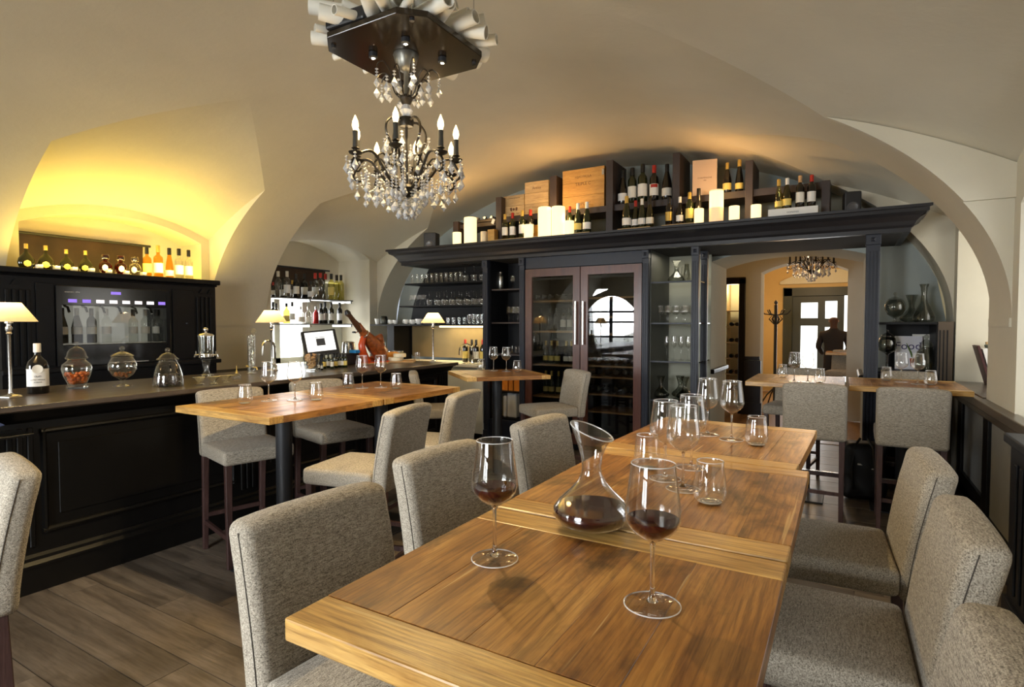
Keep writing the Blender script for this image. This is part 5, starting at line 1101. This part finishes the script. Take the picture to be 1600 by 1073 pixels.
# till
tl = thing('till_monitor', 'black touch till with a pale screen on the bar back', 'till', (-5.06, 4.42, BZ), R(62))
G().box(-.13, .13, -.09, .12, 0, .05).box(-.05, .05, .02, .08, .05, .16).obj('stand', PLASTIC, tl, bevel=.008)
m_ = G().box(-.19, .19, -.018, .018, -.15, .15).obj('screen_housing', PLASTIC, tl, (0, .0, .26), bevel=.012); m_.rotation_euler = (R(-24), R(-5), 0)
sc_ = G().box(-.155, .155, -.0195, -.0185, -.105, .125).obj('screen', SCREEN_E, m_); G().box(-.045, .05, -.0200, -.0196, -.04, .045).obj('screen_picture', plain('dark_screen_picture', (.06, .06, .065), .4), sc_); G().box(-.05, .055, -.0200, -.0196, .055, .062).obj('screen_line', plain('grey_screen_line', (.3, .3, .3), .4), sc_)
tag(G().box(-.05, .05, -.035, .035, 0, .035).obj('blue_box', plain('bright_blue_card', (.02, .25, .62), .5), loc=(-4.90, 4.78, BZ + .135), bevel=.003), 'small bright blue box behind the tasting bottles', 'box')
tag(G().box(-.10, .10, -.14, .14, 0, .13).obj('card_printer', PLASTIC, loc=(-5.03, 4.80, BZ), bevel=.01), 'black receipt printer carrying the blue box', 'printer')
kt = thing('kettle', 'brushed steel kettle with black handle on the bar back', 'kettle', (-5.12, onx(545, 555, -5.12).y, BZ + .06), R(150))
G().lathe([(0, 0), (.08, 0), (.082, .01), (.076, .1), (.070, .18), (.066, .196), (.03, .205), (0, .206)], 28).obj('body', STEEL, kt, smooth=True, angle=50); G().tube([(-.06, 0, .185), (-.12, 0, .175), (-.14, 0, .12), (-.125, 0, .05), (-.085, 0, .03)], .012, 8).obj('handle', PLASTIC, kt, smooth=True); G().tube([(.06, 0, .15), (.095, 0, .185)], [.022, .014], 10).obj('spout', STEEL, kt, smooth=True); G().lathe([(0, .0), (.085, -.02), (.09, -.06), (0, -.06)], 24).obj('heating_base', PLASTIC, kt, smooth=True)
# ham on its holder
HX = -4.86
def hp(u, v): return onx(u, v, HX)
hm = thing('ham_holder', 'red lacquered holder carrying a cured ham leg', 'ham holder', (HX, hp(572, 560).y, BZ), R(0))
org = Vector(hm.location)
G().tube([hp(574, 566) - org, hp(567, 552) - org, hp(565, 538) - org, hp(569, 524) - org], [.045, .05, .04, .035], 12).obj('upright', REDLAC, hm, smooth=True)
G().box(-.12, .10, -.06, .30, 0, .028).obj('base_board', REDLAC, hm, bevel=.008); G().tube([hp(561, 517) - org, hp(555, 520) - org], .006, 6).obj('clamp_screw', STEEL, hm)
G().lathe([(0, 0), (.022, .004), (.022, .02), (0, .024)], 12).obj('clamp_knob', PLASTIC, hm, tuple(hp(553, 519) - org - Vector((0, 0, .01))), smooth=True)
G().lathe([(.058, -.008), (.062, 0), (.058, .008), (.05, .006), (.05, -.006)], 18).obj('clamp_ring', STEEL, hm, tuple(hp(569, 522) - org), smooth=True).rotation_euler = (R(50), 0, 0)
ham = thing('cured_ham', 'whole cured ham leg with dark hoof, held upright behind the bar', 'ham', hp(588, 545)); ho = Vector(ham.location)
g = G(); pth = [(560, 510), (566, 517), (573, 525), (580, 533), (588, 543), (595, 553), (601, 562)]; g.tube([hp(*q) - ho for q in pth], [.042, .048, .056, .078, .098, .09, .035], 18)
g.v = [tuple(Vector(p) * (1 + .07 * math.sin(61 * p[1] + 43 * p[2]) + .05 * math.sin(113 * p[2] - 71 * p[1]))) for p in g.v]; g.obj('flesh', MEAT, ham, smooth=True, angle=80)
g = G().tube([hp(586, 530) - ho, hp(592, 528) - ho, hp(597, 537) - ho], [.03, .06, .03], 10).obj('carved_edge', MEAT, ham, smooth=True, angle=80)
G().tube([hp(*q) - ho for q in ((542, 486), (543, 490), (547, 494), (552, 501), (558, 508), (564, 515))], [.022, .034, .026, .030, .038, .045], 12).obj('shank', HOOF, ham, smooth=True, angle=80)
G().tube([hp(*q) - ho for q in ((541, 485), (543, 489), (545, 492))], [.020, .036, .028], 10).obj('hoof', BLACKC, ham, smooth=True)
# mini bottles in front of the till
for i, (u, v, c) in enumerate(((507, 576, 0), (513, 575, 1), (519, 576, 2), (525, 575, 0), (530, 574, 2), (535, 574, 1), (540, 574, 0), (498, 577, 3), (503, 578, 3))):
    bottle('bordeaux', onz(u, v, BZ), .155 if c != 3 else .10, GRN if c != 3 else BLKG, [YELLP, WHITE, PAPER, WHITE][c], BLACKC, 'tiny tasting bottle in the cluster before the till, %s in the row' % ORD[i], 'tasting bottles before the till', seg=12, name='small_bottle')
# boards, cheese, bread, pot at the far bar end
fb = tag(G().box(-.26, .26, -.14, .14, 0, .018).obj('cutting_board', SHELFW, loc=(-4.80, 5.33, BZ), bevel=.005), 'wooden cutting board with cheese at the far bar end', 'board'); fb.rotation_euler = (0, 0, R(35))
pc = fb.location
for i, (dx, dy, z, r, m2, nm, cat, lb) in enumerate(((-.02, -.04, .02, .085, CHEESE, 'cheese_wheel', 'cheese', 'lower pale cheese wheel on the cutting board'), (.02, -.01, .065, .075, CHEESE, 'cheese_wheel', 'cheese', 'upper pale cheese wheel resting on the other'))):
    tag(G().lathe([(0, 0), (r, 0), (r + .004, .02), (r, .042), (0, .044)], 28).obj(nm, m2, loc=(pc.x + .05 + dx, pc.y + .04 + dy, BZ + z), smooth=True, angle=50), lb, cat)
brd = tag(G().tube([(-.13, 0, .045), (-.09, 0, .05), (0, .01, .055), (.09, .005, .05), (.13, 0, .045)], [.012, .045, .052, .045, .012], 12).obj('bread_loaf', BREAD, loc=(pc.x - .10, pc.y + .06, BZ + .019), smooth=True), 'golden bread loaf beside the cheese', 'bread'); brd.rotation_euler = (0, 0, R(40))
sal = tag(G().tube([(-.10, 0, .025), (-.06, .01, .03), (.02, -.01, .035), (.09, 0, .02)], [.015, .03, .035, .012], 10).obj('sliced_ham', plain('red_orange_ham', (.62, .12, .02), .4, var=.3, scale=40), loc=(pc.x - .17, pc.y - .12, BZ + .019), smooth=True), 'orange red sliced ham in front of the bread', 'ham'); sal.rotation_euler = (0, 0, R(50))
pb = tag(G().box(-.16, .16, -.09, .09, 0, .016).obj('cutting_board', SHELFW, loc=(-4.80, 4.98, BZ), bevel=.004), 'small wooden board between the tasting bottles and the ham', 'board'); pb.rotation_euler = (0, 0, R(60))
pt = thing('stock_pot', 'steel pot with towel and peppermill behind the cheese', 'pot', (-5.02, 5.62, BZ)); G().lathe([(0, 0), (.09, 0), (.095, .01), (.095, .12), (.091, .12), (.09, .012), (0, .012)], 24, cap=False).obj('body', STEEL, pt, smooth=True)
for s in (-1, 1): G().tube([(s * .095, -.03, .10), (s * .125, -.02, .10), (s * .125, .02, .10), (s * .095, .03, .10)], .006, 6).obj('handle', STEEL, pt)
tag(G().lathe([(0, 0), (.022, 0), (.024, .02), (.016, .08), (.022, .13), (.020, .20), (.024, .205), (.024, .24), (0, .245)], 14).obj('pepper_mill', FROST, loc=(-5.12, 5.5, BZ), smooth=True), 'clear pepper mill standing behind the pot', 'mill')
glass('tumbler_tall', SIMPLE, (-4.66, 5.60, BZ), 'small water glass left of the far lamp', None, 18, None, 1.1, name='tumbler')
for i, (u, lm) in enumerate(((727, YELLP), (735, None), (744, WHITE), (752, YELLP))): bottle('bordeaux', (ony(u, 560, 6.92).x, 6.92 + .04 * (i % 2), 1.061), .33, BLKG, lm, REDP if i in (0, 3) else BLACKC, 'wine bottle by the worktop tap, %s from left' % ORD[i], 'bottles on the cream worktop', seg=14)
tag(G().box(-.16, .16, -.05, .05, 0, .012).obj('drip_tray', STEEL, loc=(-4.50, 6.62, 1.061), bevel=.003), 'flat steel tray at the front of the cream worktop', 'tray')
# ================================================================ BACK BAR BOTTLES
FX = -6.60
flr = [(41.5, 381, 'flask', OLIVE, YELLP, GOLDP, 'olive flask bottle with oval label'), (72, 384, 'flask', OLIVE, YELLP, GOLDP, 'olive flask bottle with oval label'), (104, 390, 'flask', OLIVE, YELLP, GOLDP, 'olive flask bottle with oval label'), (134, 392, 'flask', OLIVE, YELLP, GOLDP, 'olive flask bottle with oval label'),
 (165, 398, 'round', COGN, WHITE, JARG, 'round cognac decanter with stopper'), (189, 400, 'round', COGN, WHITE, JARG, 'round cognac decanter with stopper'), (211, 402, 'round', FROST, WHITE, JARG, 'round clear decanter with stopper'),
 (230, 387, 'spirit', AMBER, YELLP, BLACKC, 'amber spirit bottle with dark cap'), (247.5, 384, 'spirit', AMBER, WHITE, GOLDP, 'tall amber spirit bottle with pale cap'), (265, 388, 'flute', AMBER, WHITE, BLACKC, 'slender amber bottle with white label'), (280, 389, 'spirit', FROST, WHITE, BLACKC, 'clear spirit bottle with white label'), (295, 391, 'spirit', FROST, WHITE, BLACKC, 'clear spirit bottle with white label')]
for i, (u, v, k, b, l, c, t) in enumerate(flr):
    p = onx(u, 420, FX); h = onx(u, v, FX).z - 2.127; bottle(k, (FX, p.y, 2.127), h, b, l, c, '%s in the yellow lit niche, %s from the left' % (t, ORD[i]), 'bottles in the yellow lit niche', seg=22)
for i in range(7): tag(G().box(-.03, .03, -.02, .02, 0, .05).obj('price_card', WHITE, loc=(FX + .06, onx(57 + i * 27, 420, FX).y, 2.127)), 'small white price card between niche bottles, %s from left' % ORD[i], 'card', 'price cards in the niche')
for i, (u, l) in enumerate(((97, WHITE), (120, WHITE), (143, PAPER), (166, WHITE), (208, WHITE), (227, PAPER), (244, WHITE))):
    p = onx(u, 500, -6.52); bottle('burgundy' if i < 2 else 'bordeaux', (-6.52, p.y, 1.435), .34, BLKG if i < 3 else FROST, l, WHITE if i % 2 else BLACKC, 'bottle inside the wine dispenser, %s from the left' % ORD[i], 'bottles in the wine dispenser', seg=16, lz=(.075, .14))
SX = XL - .25
ups = [(427, 441, 'spirit', BLKG, WHITE, REDP), (435, 424, 'spirit', FROST, None, WHITE), (443, 434, 'squat', GRN, PAPER, GRN), (449, 424, 'bordeaux', FROST, WHITE, WHITE), (457, 438, 'bordeaux', FROST, WHITE, GOLDP), (463, 428, 'bordeaux', BLKG, PAPER, BLACKC), (476, 428, 'spirit', BLKG, PAPER, BLACKC), (486, 439, 'squat', FROST, WHITE, BLACKC), (493, 427, 'spirit', FROST, WHITE, REDP), (501, 427, 'squat', FROST, None, REDP), (509, 428, 'spirit', FROST, None, REDP), (518, 428, 'bordeaux', PALEY, YELLP, BLACKC), (526.5, 430, 'bordeaux', PALEY, None, DARKBR), (533, 430, 'bordeaux', PALEY, None, BLACKC)]
for i, (u, v, k, b, l, c) in enumerate(ups):
    sx = SX + (.075 if i % 2 else -.065); p = onx(u, 465, sx); bottle(k, (sx, p.y, 2.007), onx(u, v, sx).z - 2.007, b, l, c, '%s bottle on the upper bar window shelf, %s from the left' % ({'near_black_bottle_glass': 'dark', 'clear_spirit_glass': 'clear', 'green_bottle_glass': 'green squat', 'pale_wine_glass': 'pale yellow'}[b.name], ORD[i]), 'bottles on the upper bar window shelf', seg=14, name='spirit_bottle')
los = [(427, 472, 'spirit', OLIVE, WHITE, BLACKC), (432, 474, 'spirit', GRN, YELLP, BLACKC), (448, 474, 'squat', AMBER, YELLP, BLACKC), (457, 472, 'bordeaux', FROST, PAPER, BLACKC), (470, 479, 'squat', FROST, PAPER, WHITE), (482, 479, 'squat', FROST, PAPER, STEEL), (494, 479, 'squat', REDG, None, STEEL), (502, 474, 'bordeaux', BLKG, PAPER, BLACKC), (508, 472, 'bordeaux', OLIVE, PAPER, BLACKC), (518, 473, 'bordeaux', OLIVE, PAPER, BLACKC), (531, 473, 'bordeaux', BLKG, WHITE, BLACKC)]
for i, (u, v, k, b, l, c) in enumerate(los):
    sx = SX + (.075 if i % 2 else -.065); p = onx(u, 508, sx); bottle(k, (sx, p.y, 1.627), onx(u, v, sx).z - 1.627, b, l, c, '%s bottle on the lower bar window shelf, %s from the left' % ({'near_black_bottle_glass': 'dark', 'clear_spirit_glass': 'clear', 'green_bottle_glass': 'green', 'olive_bottle_glass': 'olive', 'amber_spirit': 'amber squat', 'red_liqueur_glass': 'bright red'}[b.name], ORD[i]), 'bottles on the lower bar window shelf', seg=14, name='spirit_bottle')
# ================================================================ CHANDELIER
CHX, CHY, CHZ = -1.965, 2.29, 3.0
bo = thing('ceiling_board', 'black square board with cut corners hanging over the chandelier', 'board', (CHX, CHY, CHZ))
h, c = .32, .10; oct_ = [(-h, -h + c), (-h + c, -h), (h - c, -h), (h, -h + c), (h, h - c), (h - c, h), (-h + c, h), (-h, h - c)]
G().prism(oct_, 'z', 0, .03).obj('panel', plain('satin_black_brown', (.018, .012, .007), .16), bo, bevel=.004)
for x, y in ((-.25, -.25), (.25, -.25), (.25, .25), (-.25, .25)):
    G().tube([(x, y, .03), (x, y, Vd(CHX + x - XL) - CHZ + .02)], .003, 6).obj('suspension_rod', STEEL, bo); G().lathe([(0, -.012), (.012, -.012), (.012, 0), (0, 0)], 8).obj('rod_nut', POLE, bo, (x, y, 0))
for i, (x, y) in enumerate(((-.13, -.10), (.11, -.13), (-.10, .16), (.14, .12))):
    s = G().lathe([(.010, -.03), (.022, -.025), (.022, -.002), (0, -.002)], 14).obj('spot_housing', POLE, bo, (x, y, 0), smooth=True); G().lathe([(0, -.034), (.009, -.031), (0, -.028)], 10).obj('spot_lens', SPOT_E, s)
    spot('board_spot', (CHX + x, CHY + y, CHZ - .04), 95 if x < 0 else 60, (1, .72, .32), 96, ((-1 if y > 0 else 1) * -16, (1 if x > 0 else -1) * -20), .015, .9)
# papers on the board
k = 0
for ring, n, rad in ((0, 22, .30), (1, 16, .25), (2, 8, .13)):
    for i in range(n):
        a = 2 * math.pi * (i + .35 * ring) / n + random.uniform(-.08, .08); r = random.choice((.018, .022, .028, .034, .038)); L_ = random.uniform(.15, .30); d = Vector((math.cos(a), math.sin(a), 0)); m = max(abs(d.x), abs(d.y)); cc = d * min(.36, rad / m)
        z = CHZ + .034 + r + ring * .074 + random.uniform(0, .01)
        o = tag(G().lathe([(r, -L_ / 2), (r, L_ / 2), (r * .86, L_ / 2), (r * .86, -L_ / 2), (r, -L_ / 2)], 14, cap=False).obj('paper_roll', PAPER, loc=(CHX + cc.x, CHY + cc.y, z), smooth=True, angle=50), 'rolled cream paper on the hanging board, %s layer, %s clockwise' % (['bottom', 'middle', 'top'][ring], ORD[i] if i < 20 else ['twenty-first', 'twenty-second'][i - 20]), 'paper roll', 'paper rolls on the hanging board')
        o.rotation_euler = (R(90) + random.uniform(-.2, .2), 0, a + R(90) + random.uniform(-.4, .4)); k += 1
pj = thing('projector', 'black projector lying among the paper rolls on the hanging board', 'projector', (CHX - .10, CHY - .27, CHZ + .031), R(3)); G().box(-.12, .12, -.06, .09, 0, .065).obj('body', PLASTIC, pj, bevel=.012)
for i in range(6): G().box(-.11 + i * .014, -.104 + i * .014, -.0615, -.06, .012, .05).obj('vent_slot', BLACKC, pj)
G().box(.05, .08, -.0615, -.06, .02, .045).obj('port', BLACKC, pj)
def bip(g, c, r, h0, h1, n=6):
    o = len(g.v); x, y, z = c; g.v += [(x, y, z + h1)] + [(x + r * math.cos(2 * math.pi * i / n), y + r * math.sin(2 * math.pi * i / n), z) for i in range(n)] + [(x, y, z - h0)]
    for i in range(n): j = (i + 1) % n; g.f += [(o, o + 1 + i, o + 1 + j), (o + n + 1, o + 1 + j, o + 1 + i)]
def pendant_mesh(beads, drop=.045):
    g = G(); z = 0
    for i in range(beads): z -= .0075; bip(g, (0, 0, z), .0092, .0075, .0075); z -= .0075
    z -= drop * .62; bip(g, (0, 0, z), drop * .29, drop * .38, drop * .62, 8); return g.mesh('crystal_pendant', CRYSTAL)
PM = [pendant_mesh(1, .062), pendant_mesh(2, .06), pendant_mesh(3, .055), pendant_mesh(4, .056), pendant_mesh(6, .05)]
def chandelier(label, loc, light):
    t = thing('chandelier', label, 'chandelier', loc)          # origin at the underside of the board, z measured downwards
    def tb(pts, r, name, n=7):
        q = catmull(pts, 4)
        if isinstance(r, list): r = [r[min(i // 4, len(r) - 1)] for i in range(len(q))]
        return G().tube(q, r, n).obj(name, IRON, t, smooth=True)
    def pend(p, k, par=t): o = ob('crystal_pendant', PM[k], par, p, random.uniform(0, 3)); return o
    G().lathe([(.062, 0), (.066, -.008), (.045, -.07), (.03, -.085), (.012, -.09), (.012, -.20), (.018, -.205), (.012, -.21), (.012, -.225), (0, -.225)], 18).obj('canopy', plain('grey_pewter', (.22, .21, .18), .4, .8), t, smooth=True, angle=50)
    G().lathe([(0, -.21), (.03, -.212), (.034, -.225), (.024, -.25), (.012, -.262), (0, -.262)], 16).obj('crown_bowl', IRON, t, smooth=True)
    for i in range(10):
        a = 2 * math.pi * i / 10; d = Vector((math.cos(a), math.sin(a), 0)); ro = .155 if i % 2 else .135; zt = -.075 if i % 2 else -.10
        tb([d * .02 + Vector((0, 0, -.225)), d * .055 + Vector((0, 0, -.20)), d * .08 + Vector((0, 0, -.13)), d * (ro - .03) + Vector((0, 0, zt)), d * ro + Vector((0, 0, zt - .012)), d * (ro + .012) + Vector((0, 0, zt - .035))], .0034, 'crown_arm', 6)
        pend(d * (ro + .012) + Vector((0, 0, zt - .04)), 1 + i % 2); pend(d * (ro * .72) + Vector((0, 0, zt - .06)), i % 2)
    G().lathe([(0, -.255), (.02, -.258), (.034, -.285), (.02, -.315), (0, -.318)], 10).obj('crystal_ball', CRYSTAL, t)
    G().lathe([(0, -.32), (.035, -.322), (.04, -.345), (.035, -.368), (0, -.37)], 12).obj('upper_hub', IRON, t, smooth=True, angle=40)
    tb([(0, 0, -.36), (0, 0, -.70)], .007, 'stem', 8)
    G().lathe([(0, -.66), (.03, -.664), (.045, -.68), (.04, -.705), (.018, -.725), (0, -.73)], 16).obj('lower_hub', IRON, t, smooth=True)
    for i in range(8):
        a = 2 * math.pi * (i + .5) / 8 + .12; d = Vector((math.cos(a), math.sin(a), 0)); Z = lambda z: Vector((0, 0, z))
        if i % 2: tb([d * .03 + Z(-.34), d * .075 + Z(-.335), d * .115 + Z(-.37), d * .118 + Z(-.42), d * .09 + Z(-.47), d * .085 + Z(-.51), d * .11 + Z(-.535)], .0065, 'lyre_arm')
        ro = .29 if i % 2 else .255; zc = -.575 if i % 2 else -.555
        tb([d * .03 + Z(-.69), d * .09 + Z(-.66), d * .14 + Z(-.60), d * .18 + Z(-.545), d * .225 + Z(-.535), d * ro + Z(-.575), d * (ro + .02) + Z(-.62), d * (ro - .01) + Z(-.645), d * (ro - .03) + Z(-.625)], [.0085, .0085, .008, .0075, .007, .0065, .006, .005, .004], 'candle_arm')
        tb([d * .08 + Z(-.66), d * .10 + Z(-.58), d * .135 + Z(-.53), d * .165 + Z(-.545), d * .16 + Z(-.57)], .005, 'scroll')
        cp = G().lathe([(.006, -.02), (.03, -.008), (.034, .0), (.012, .002), (.012, .012), (.02, .018), (.012, .024), (0, .024)], 14).obj('candle_cup', IRON, t, tuple(d * ro + Z(zc + .02)), smooth=True, angle=50)
        sl = G().lathe([(.0125, .02), (.0135, .03), (.012, .075), (.0135, .10), (.0, .10)], 10).obj('candle_sleeve', plain('dark_candle_sleeve', (.02, .016, .008), .6), cp, smooth=True)
        G().lathe([(0, .10), (.010, .102), (.0165, .125), (.014, .145), (.006, .165), (0, .178)], 12).obj('bulb', BULB_E, cp, smooth=True)
        for q in range(3): da = a + (q - 1) * .13; dd = Vector((math.cos(da), math.sin(da), 0)); pend(dd * (ro + .028) + Z(zc + .01 - .03 * (q == 1)), [1, 3, 1][q])
        for q in range(6): rr = .10 + .030 * q; da = a + (.12 if q % 2 else -.12); dd = Vector((math.cos(da), math.sin(da), 0)); pend(dd * rr + Z(-.655 - .0 * q + (.02 if q > 3 else 0)), [3, 2, 3, 2, 4, 3][q])
        pend(d * .115 + Z(-.42), 1); pend(d * .10 + Z(-.53), 2); pend(d * .045 + Z(-.70), 4); pend(d * .07 + Z(-.69), 3)
        g = G()
        a2 = a + 2 * math.pi / 8; d2 = Vector((math.cos(a2), math.sin(a2), 0))
        for s in range(15): f_ = s / 14; q = d * (ro - .02) * (1 - f_) + d2 * (ro - .02) * f_; bip(g, (q.x, q.y, -.60 - .075 * (1 - (2 * f_ - 1) ** 2)), .007, .007, .007)
        for s in range(12): f_ = s / 11; q = d * (ro * (1 - f_) + .03 * f_); bip(g, (q.x, q.y, -.60 - .05 * math.sin(math.pi * f_) + .10 * f_), .0062, .0062, .0062)
        g.obj('bead_chain', CRYSTAL, t)
    G().lathe([(0, -.845), (.016, -.838), (.024, -.82), (.016, -.802), (0, -.795)], 8).obj('crystal_ball', CRYSTAL, t); pend((0, 0, -.73), 3)
    return t
ch1 = chandelier('black iron chandelier hung with crystal drops under the paper board', (CHX, CHY, CHZ), 1)
p = ony(1268, 415, 9.5); ch2 = copy_tree(ch1); ch2.location = (p.x, 9.5, CHZ + .08); ch2.rotation_euler = (0, 0, .5); ch2['label'] = 'second crystal chandelier hanging in the hall beyond the doorway'
point('chandelier_light', (CHX, CHY, CHZ - .42), 6, (1, .75, .42), .2)
# ================================================================ HALL THINGS
rt = thing('coat_stand', 'black bentwood coat stand in the far room', 'coat stand', (ony(1212, 500, 12.4).x, 12.4, 0))
G().tube([(0, 0, .02), (0, 0, 2.0)], .03, 10).obj('post', BLACKC, rt, smooth=True); G().lathe([(0, 2.0), (.03, 2.02), (.035, 2.06), (0, 2.10)], 10).obj('finial', BLACKC, rt)
for i in range(6): a = R(60 * i + 10); d = Vector((math.cos(a), math.sin(a), 0)); G().tube([d * .03 + Vector((0, 0, 1.62)), d * .12 + Vector((0, 0, 1.72)), d * .06 + Vector((0, 0, 1.8)), d * .2 + Vector((0, 0, 1.82)), d * .27 + Vector((0, 0, 1.9))], .013, 6).obj('hook', BLACKC, rt, smooth=True)
for i in range(4): a = R(90 * i + 30); d = Vector((math.cos(a), math.sin(a), 0)); G().tube([d * .02 + Vector((0, 0, .35)), d * .15 + Vector((0, 0, .22)), d * .28 + Vector((0, 0, .02))], .014, 6).obj('leg', BLACKC, rt, smooth=True)
table('hall_table', 'small wooden table in the far room beside the person', .10, 12.25, .8, .8, group=None)
dup(chair0, (-.02, 11.9, 0), R(170), 'taupe upholstered bar chair at the table in the far room')
def person():
    t = thing('person', 'person in a dark jacket seen from behind, standing in the far room', 'person', (ony(1303, 500, 13.1).x, 13.1, 0))
    me = D.meshes.new('body'); J = [(0, 0, .95), (0, .0, 1.15), (0, -.04, 1.38), (0, -.08, 1.50), (0, -.08, 1.58), (0, -.07, 1.68), (-.20, -.05, 1.42), (-.27, -.02, 1.16), (-.20, .22, 1.02), (.20, -.05, 1.42), (.27, -.02, 1.16), (.20, .22, 1.02), (-.10, 0, .90), (-.11, .02, .48), (-.11, 0, .06), (.10, 0, .90), (.11, .02, .48), (.11, 0, .06), (-.11, .14, .03), (.11, .14, .03), (0, -.06, 1.76), (-.17, .30, 1.02), (.17, .30, 1.02)]
    E_ = [(0, 1), (1, 2), (2, 3), (3, 4), (4, 5), (5, 20), (2, 6), (6, 7), (7, 8), (8, 21), (2, 9), (9, 10), (10, 11), (11, 22), (0, 12), (12, 13), (13, 14), (14, 18), (0, 15), (15, 16), (16, 17), (17, 19)]
    RR = [.16, .165, .18, .09, .055, .095, .075, .058, .042, .075, .058, .042, .095, .068, .05, .095, .068, .05, .04, .04, .085, .035, .035]
    me.from_pydata(J, E_, []); o = ob('body', me, t); o.modifiers.new('skin', 'SKIN'); sv = me.skin_vertices[0].data
    for i, r in enumerate(RR): sv[i].radius = (r, r * (.72 if i < 3 else 1)); sv[i].use_root = (i == 0)
    o.modifiers.new('sub', 'SUBSURF').levels = 2; o.modifiers['sub'].render_levels = 2
    dg = bpy.context.evaluated_depsgraph_get(); m2 = D.meshes.new_from_object(o.evaluated_get(dg)); o.modifiers.clear(); o.data = m2
    m2.materials.clear(); SK = plain('skin', (.45, .24, .15), .6); m2.materials.append(plain('dark_jacket_cloth', (.018, .013, .011), .85)); m2.materials.append(SK); m2.materials.append(plain('brown_hair', (.06, .022, .010), .7))
    for f in m2.polygons:
        f.use_smooth = True; c = f.center
        if c.z > 1.54: f.material_index = 2 if (c.z > 1.66 or c.y < -.06) else 1
        elif c.y > .24 and .9 < c.z < 1.1: f.material_index = 1
    for s in (-1, 1): G().lathe([(0, -.02), (.008, -.018), (.010, 0), (.008, .018), (0, .022)], 8).obj('ear', SK, o, (s * .080, -.07, 1.68), smooth=True)
    G().tube([(0, .018, 1.69), (0, .04, 1.67), (0, .03, 1.66)], [.008, .014, .006], 6).obj('nose', SK, o, smooth=True)
person()
# wine store shelf bottles
for r_ in range(5):
    for c_ in range(3):
        o = bottle('bordeaux', (-1.86 + c_ * .10, HY + .42, .42 + r_ * .30), .30, BLKG, None, [GOLDP, WHITE, REDP][(r_ + c_) % 3], 'lying bottle in the wine store, %s row up, %s from left' % (ORD[r_], ORD[c_]), 'bottles in the wine store', seg=10); o.rotation_euler = (R(-90), 0, 0)
rkk = thing('wine_rack', 'wooden shelf rack in the wine store behind the narrow door', 'rack', (-1.76, HY + .45, 0))
for r_ in range(6): G().box(-.24, .24, 0, .35, .36 + r_ * .30, .375 + r_ * .30).obj('rack_shelf', SHELFW, rkk)
# wall mirror / lit frame in the far room
tag(G().box(BX0 + .001, BX0 + .03, 12.3, 14.2, .95, 1.02).obj('far_room_rail', NAVY), 'dark dado rail on the left wall of the far room', 'rail')
for i, z in enumerate((1.25, 1.85)): tag(G().lathe([(0, 0), (.04, .01), (.05, .06), (0, .1)], 12).obj('wall_light', emit('far_wall_light', (1, .7, .35), 25), loc=(BX0 + .08, 13.9, z)), ['lower glowing wall light in the far room', 'upper glowing wall light in the far room'][i], 'light')
# bag on the floor between the tables
bg = thing('dark_bag', 'black bag with straps on the floor between the doorway and dado tables', 'bag', (.17, 6.22, 0))
b_ = pillow_box(-.17, .17, -.13, .13, .004, .52, .06, n=6)
for v in b_.verts: v.co.x += .02 * math.sin(v.co.z * 17 + v.co.y * 9); v.co.y += .02 * math.sin(v.co.z * 13 + v.co.x * 15)
bm_obj(b_, 'sack', plain('black_nylon', (.006, .006, .007), .6), bg)
for s in (-1, 1): G().tube([(s * .08, -.13, .1), (s * .09, -.16, .3), (s * .07, -.12, .5), (s * .03, -.05, .56)], .012, 6).obj('strap', BLACKC, bg, smooth=True)
G().box(-.05, -.01, -.146, -.14, .33, .345).box(.06, .09, -.15, -.14, .30, .312).obj('reflective_tag', STEEL, bg)
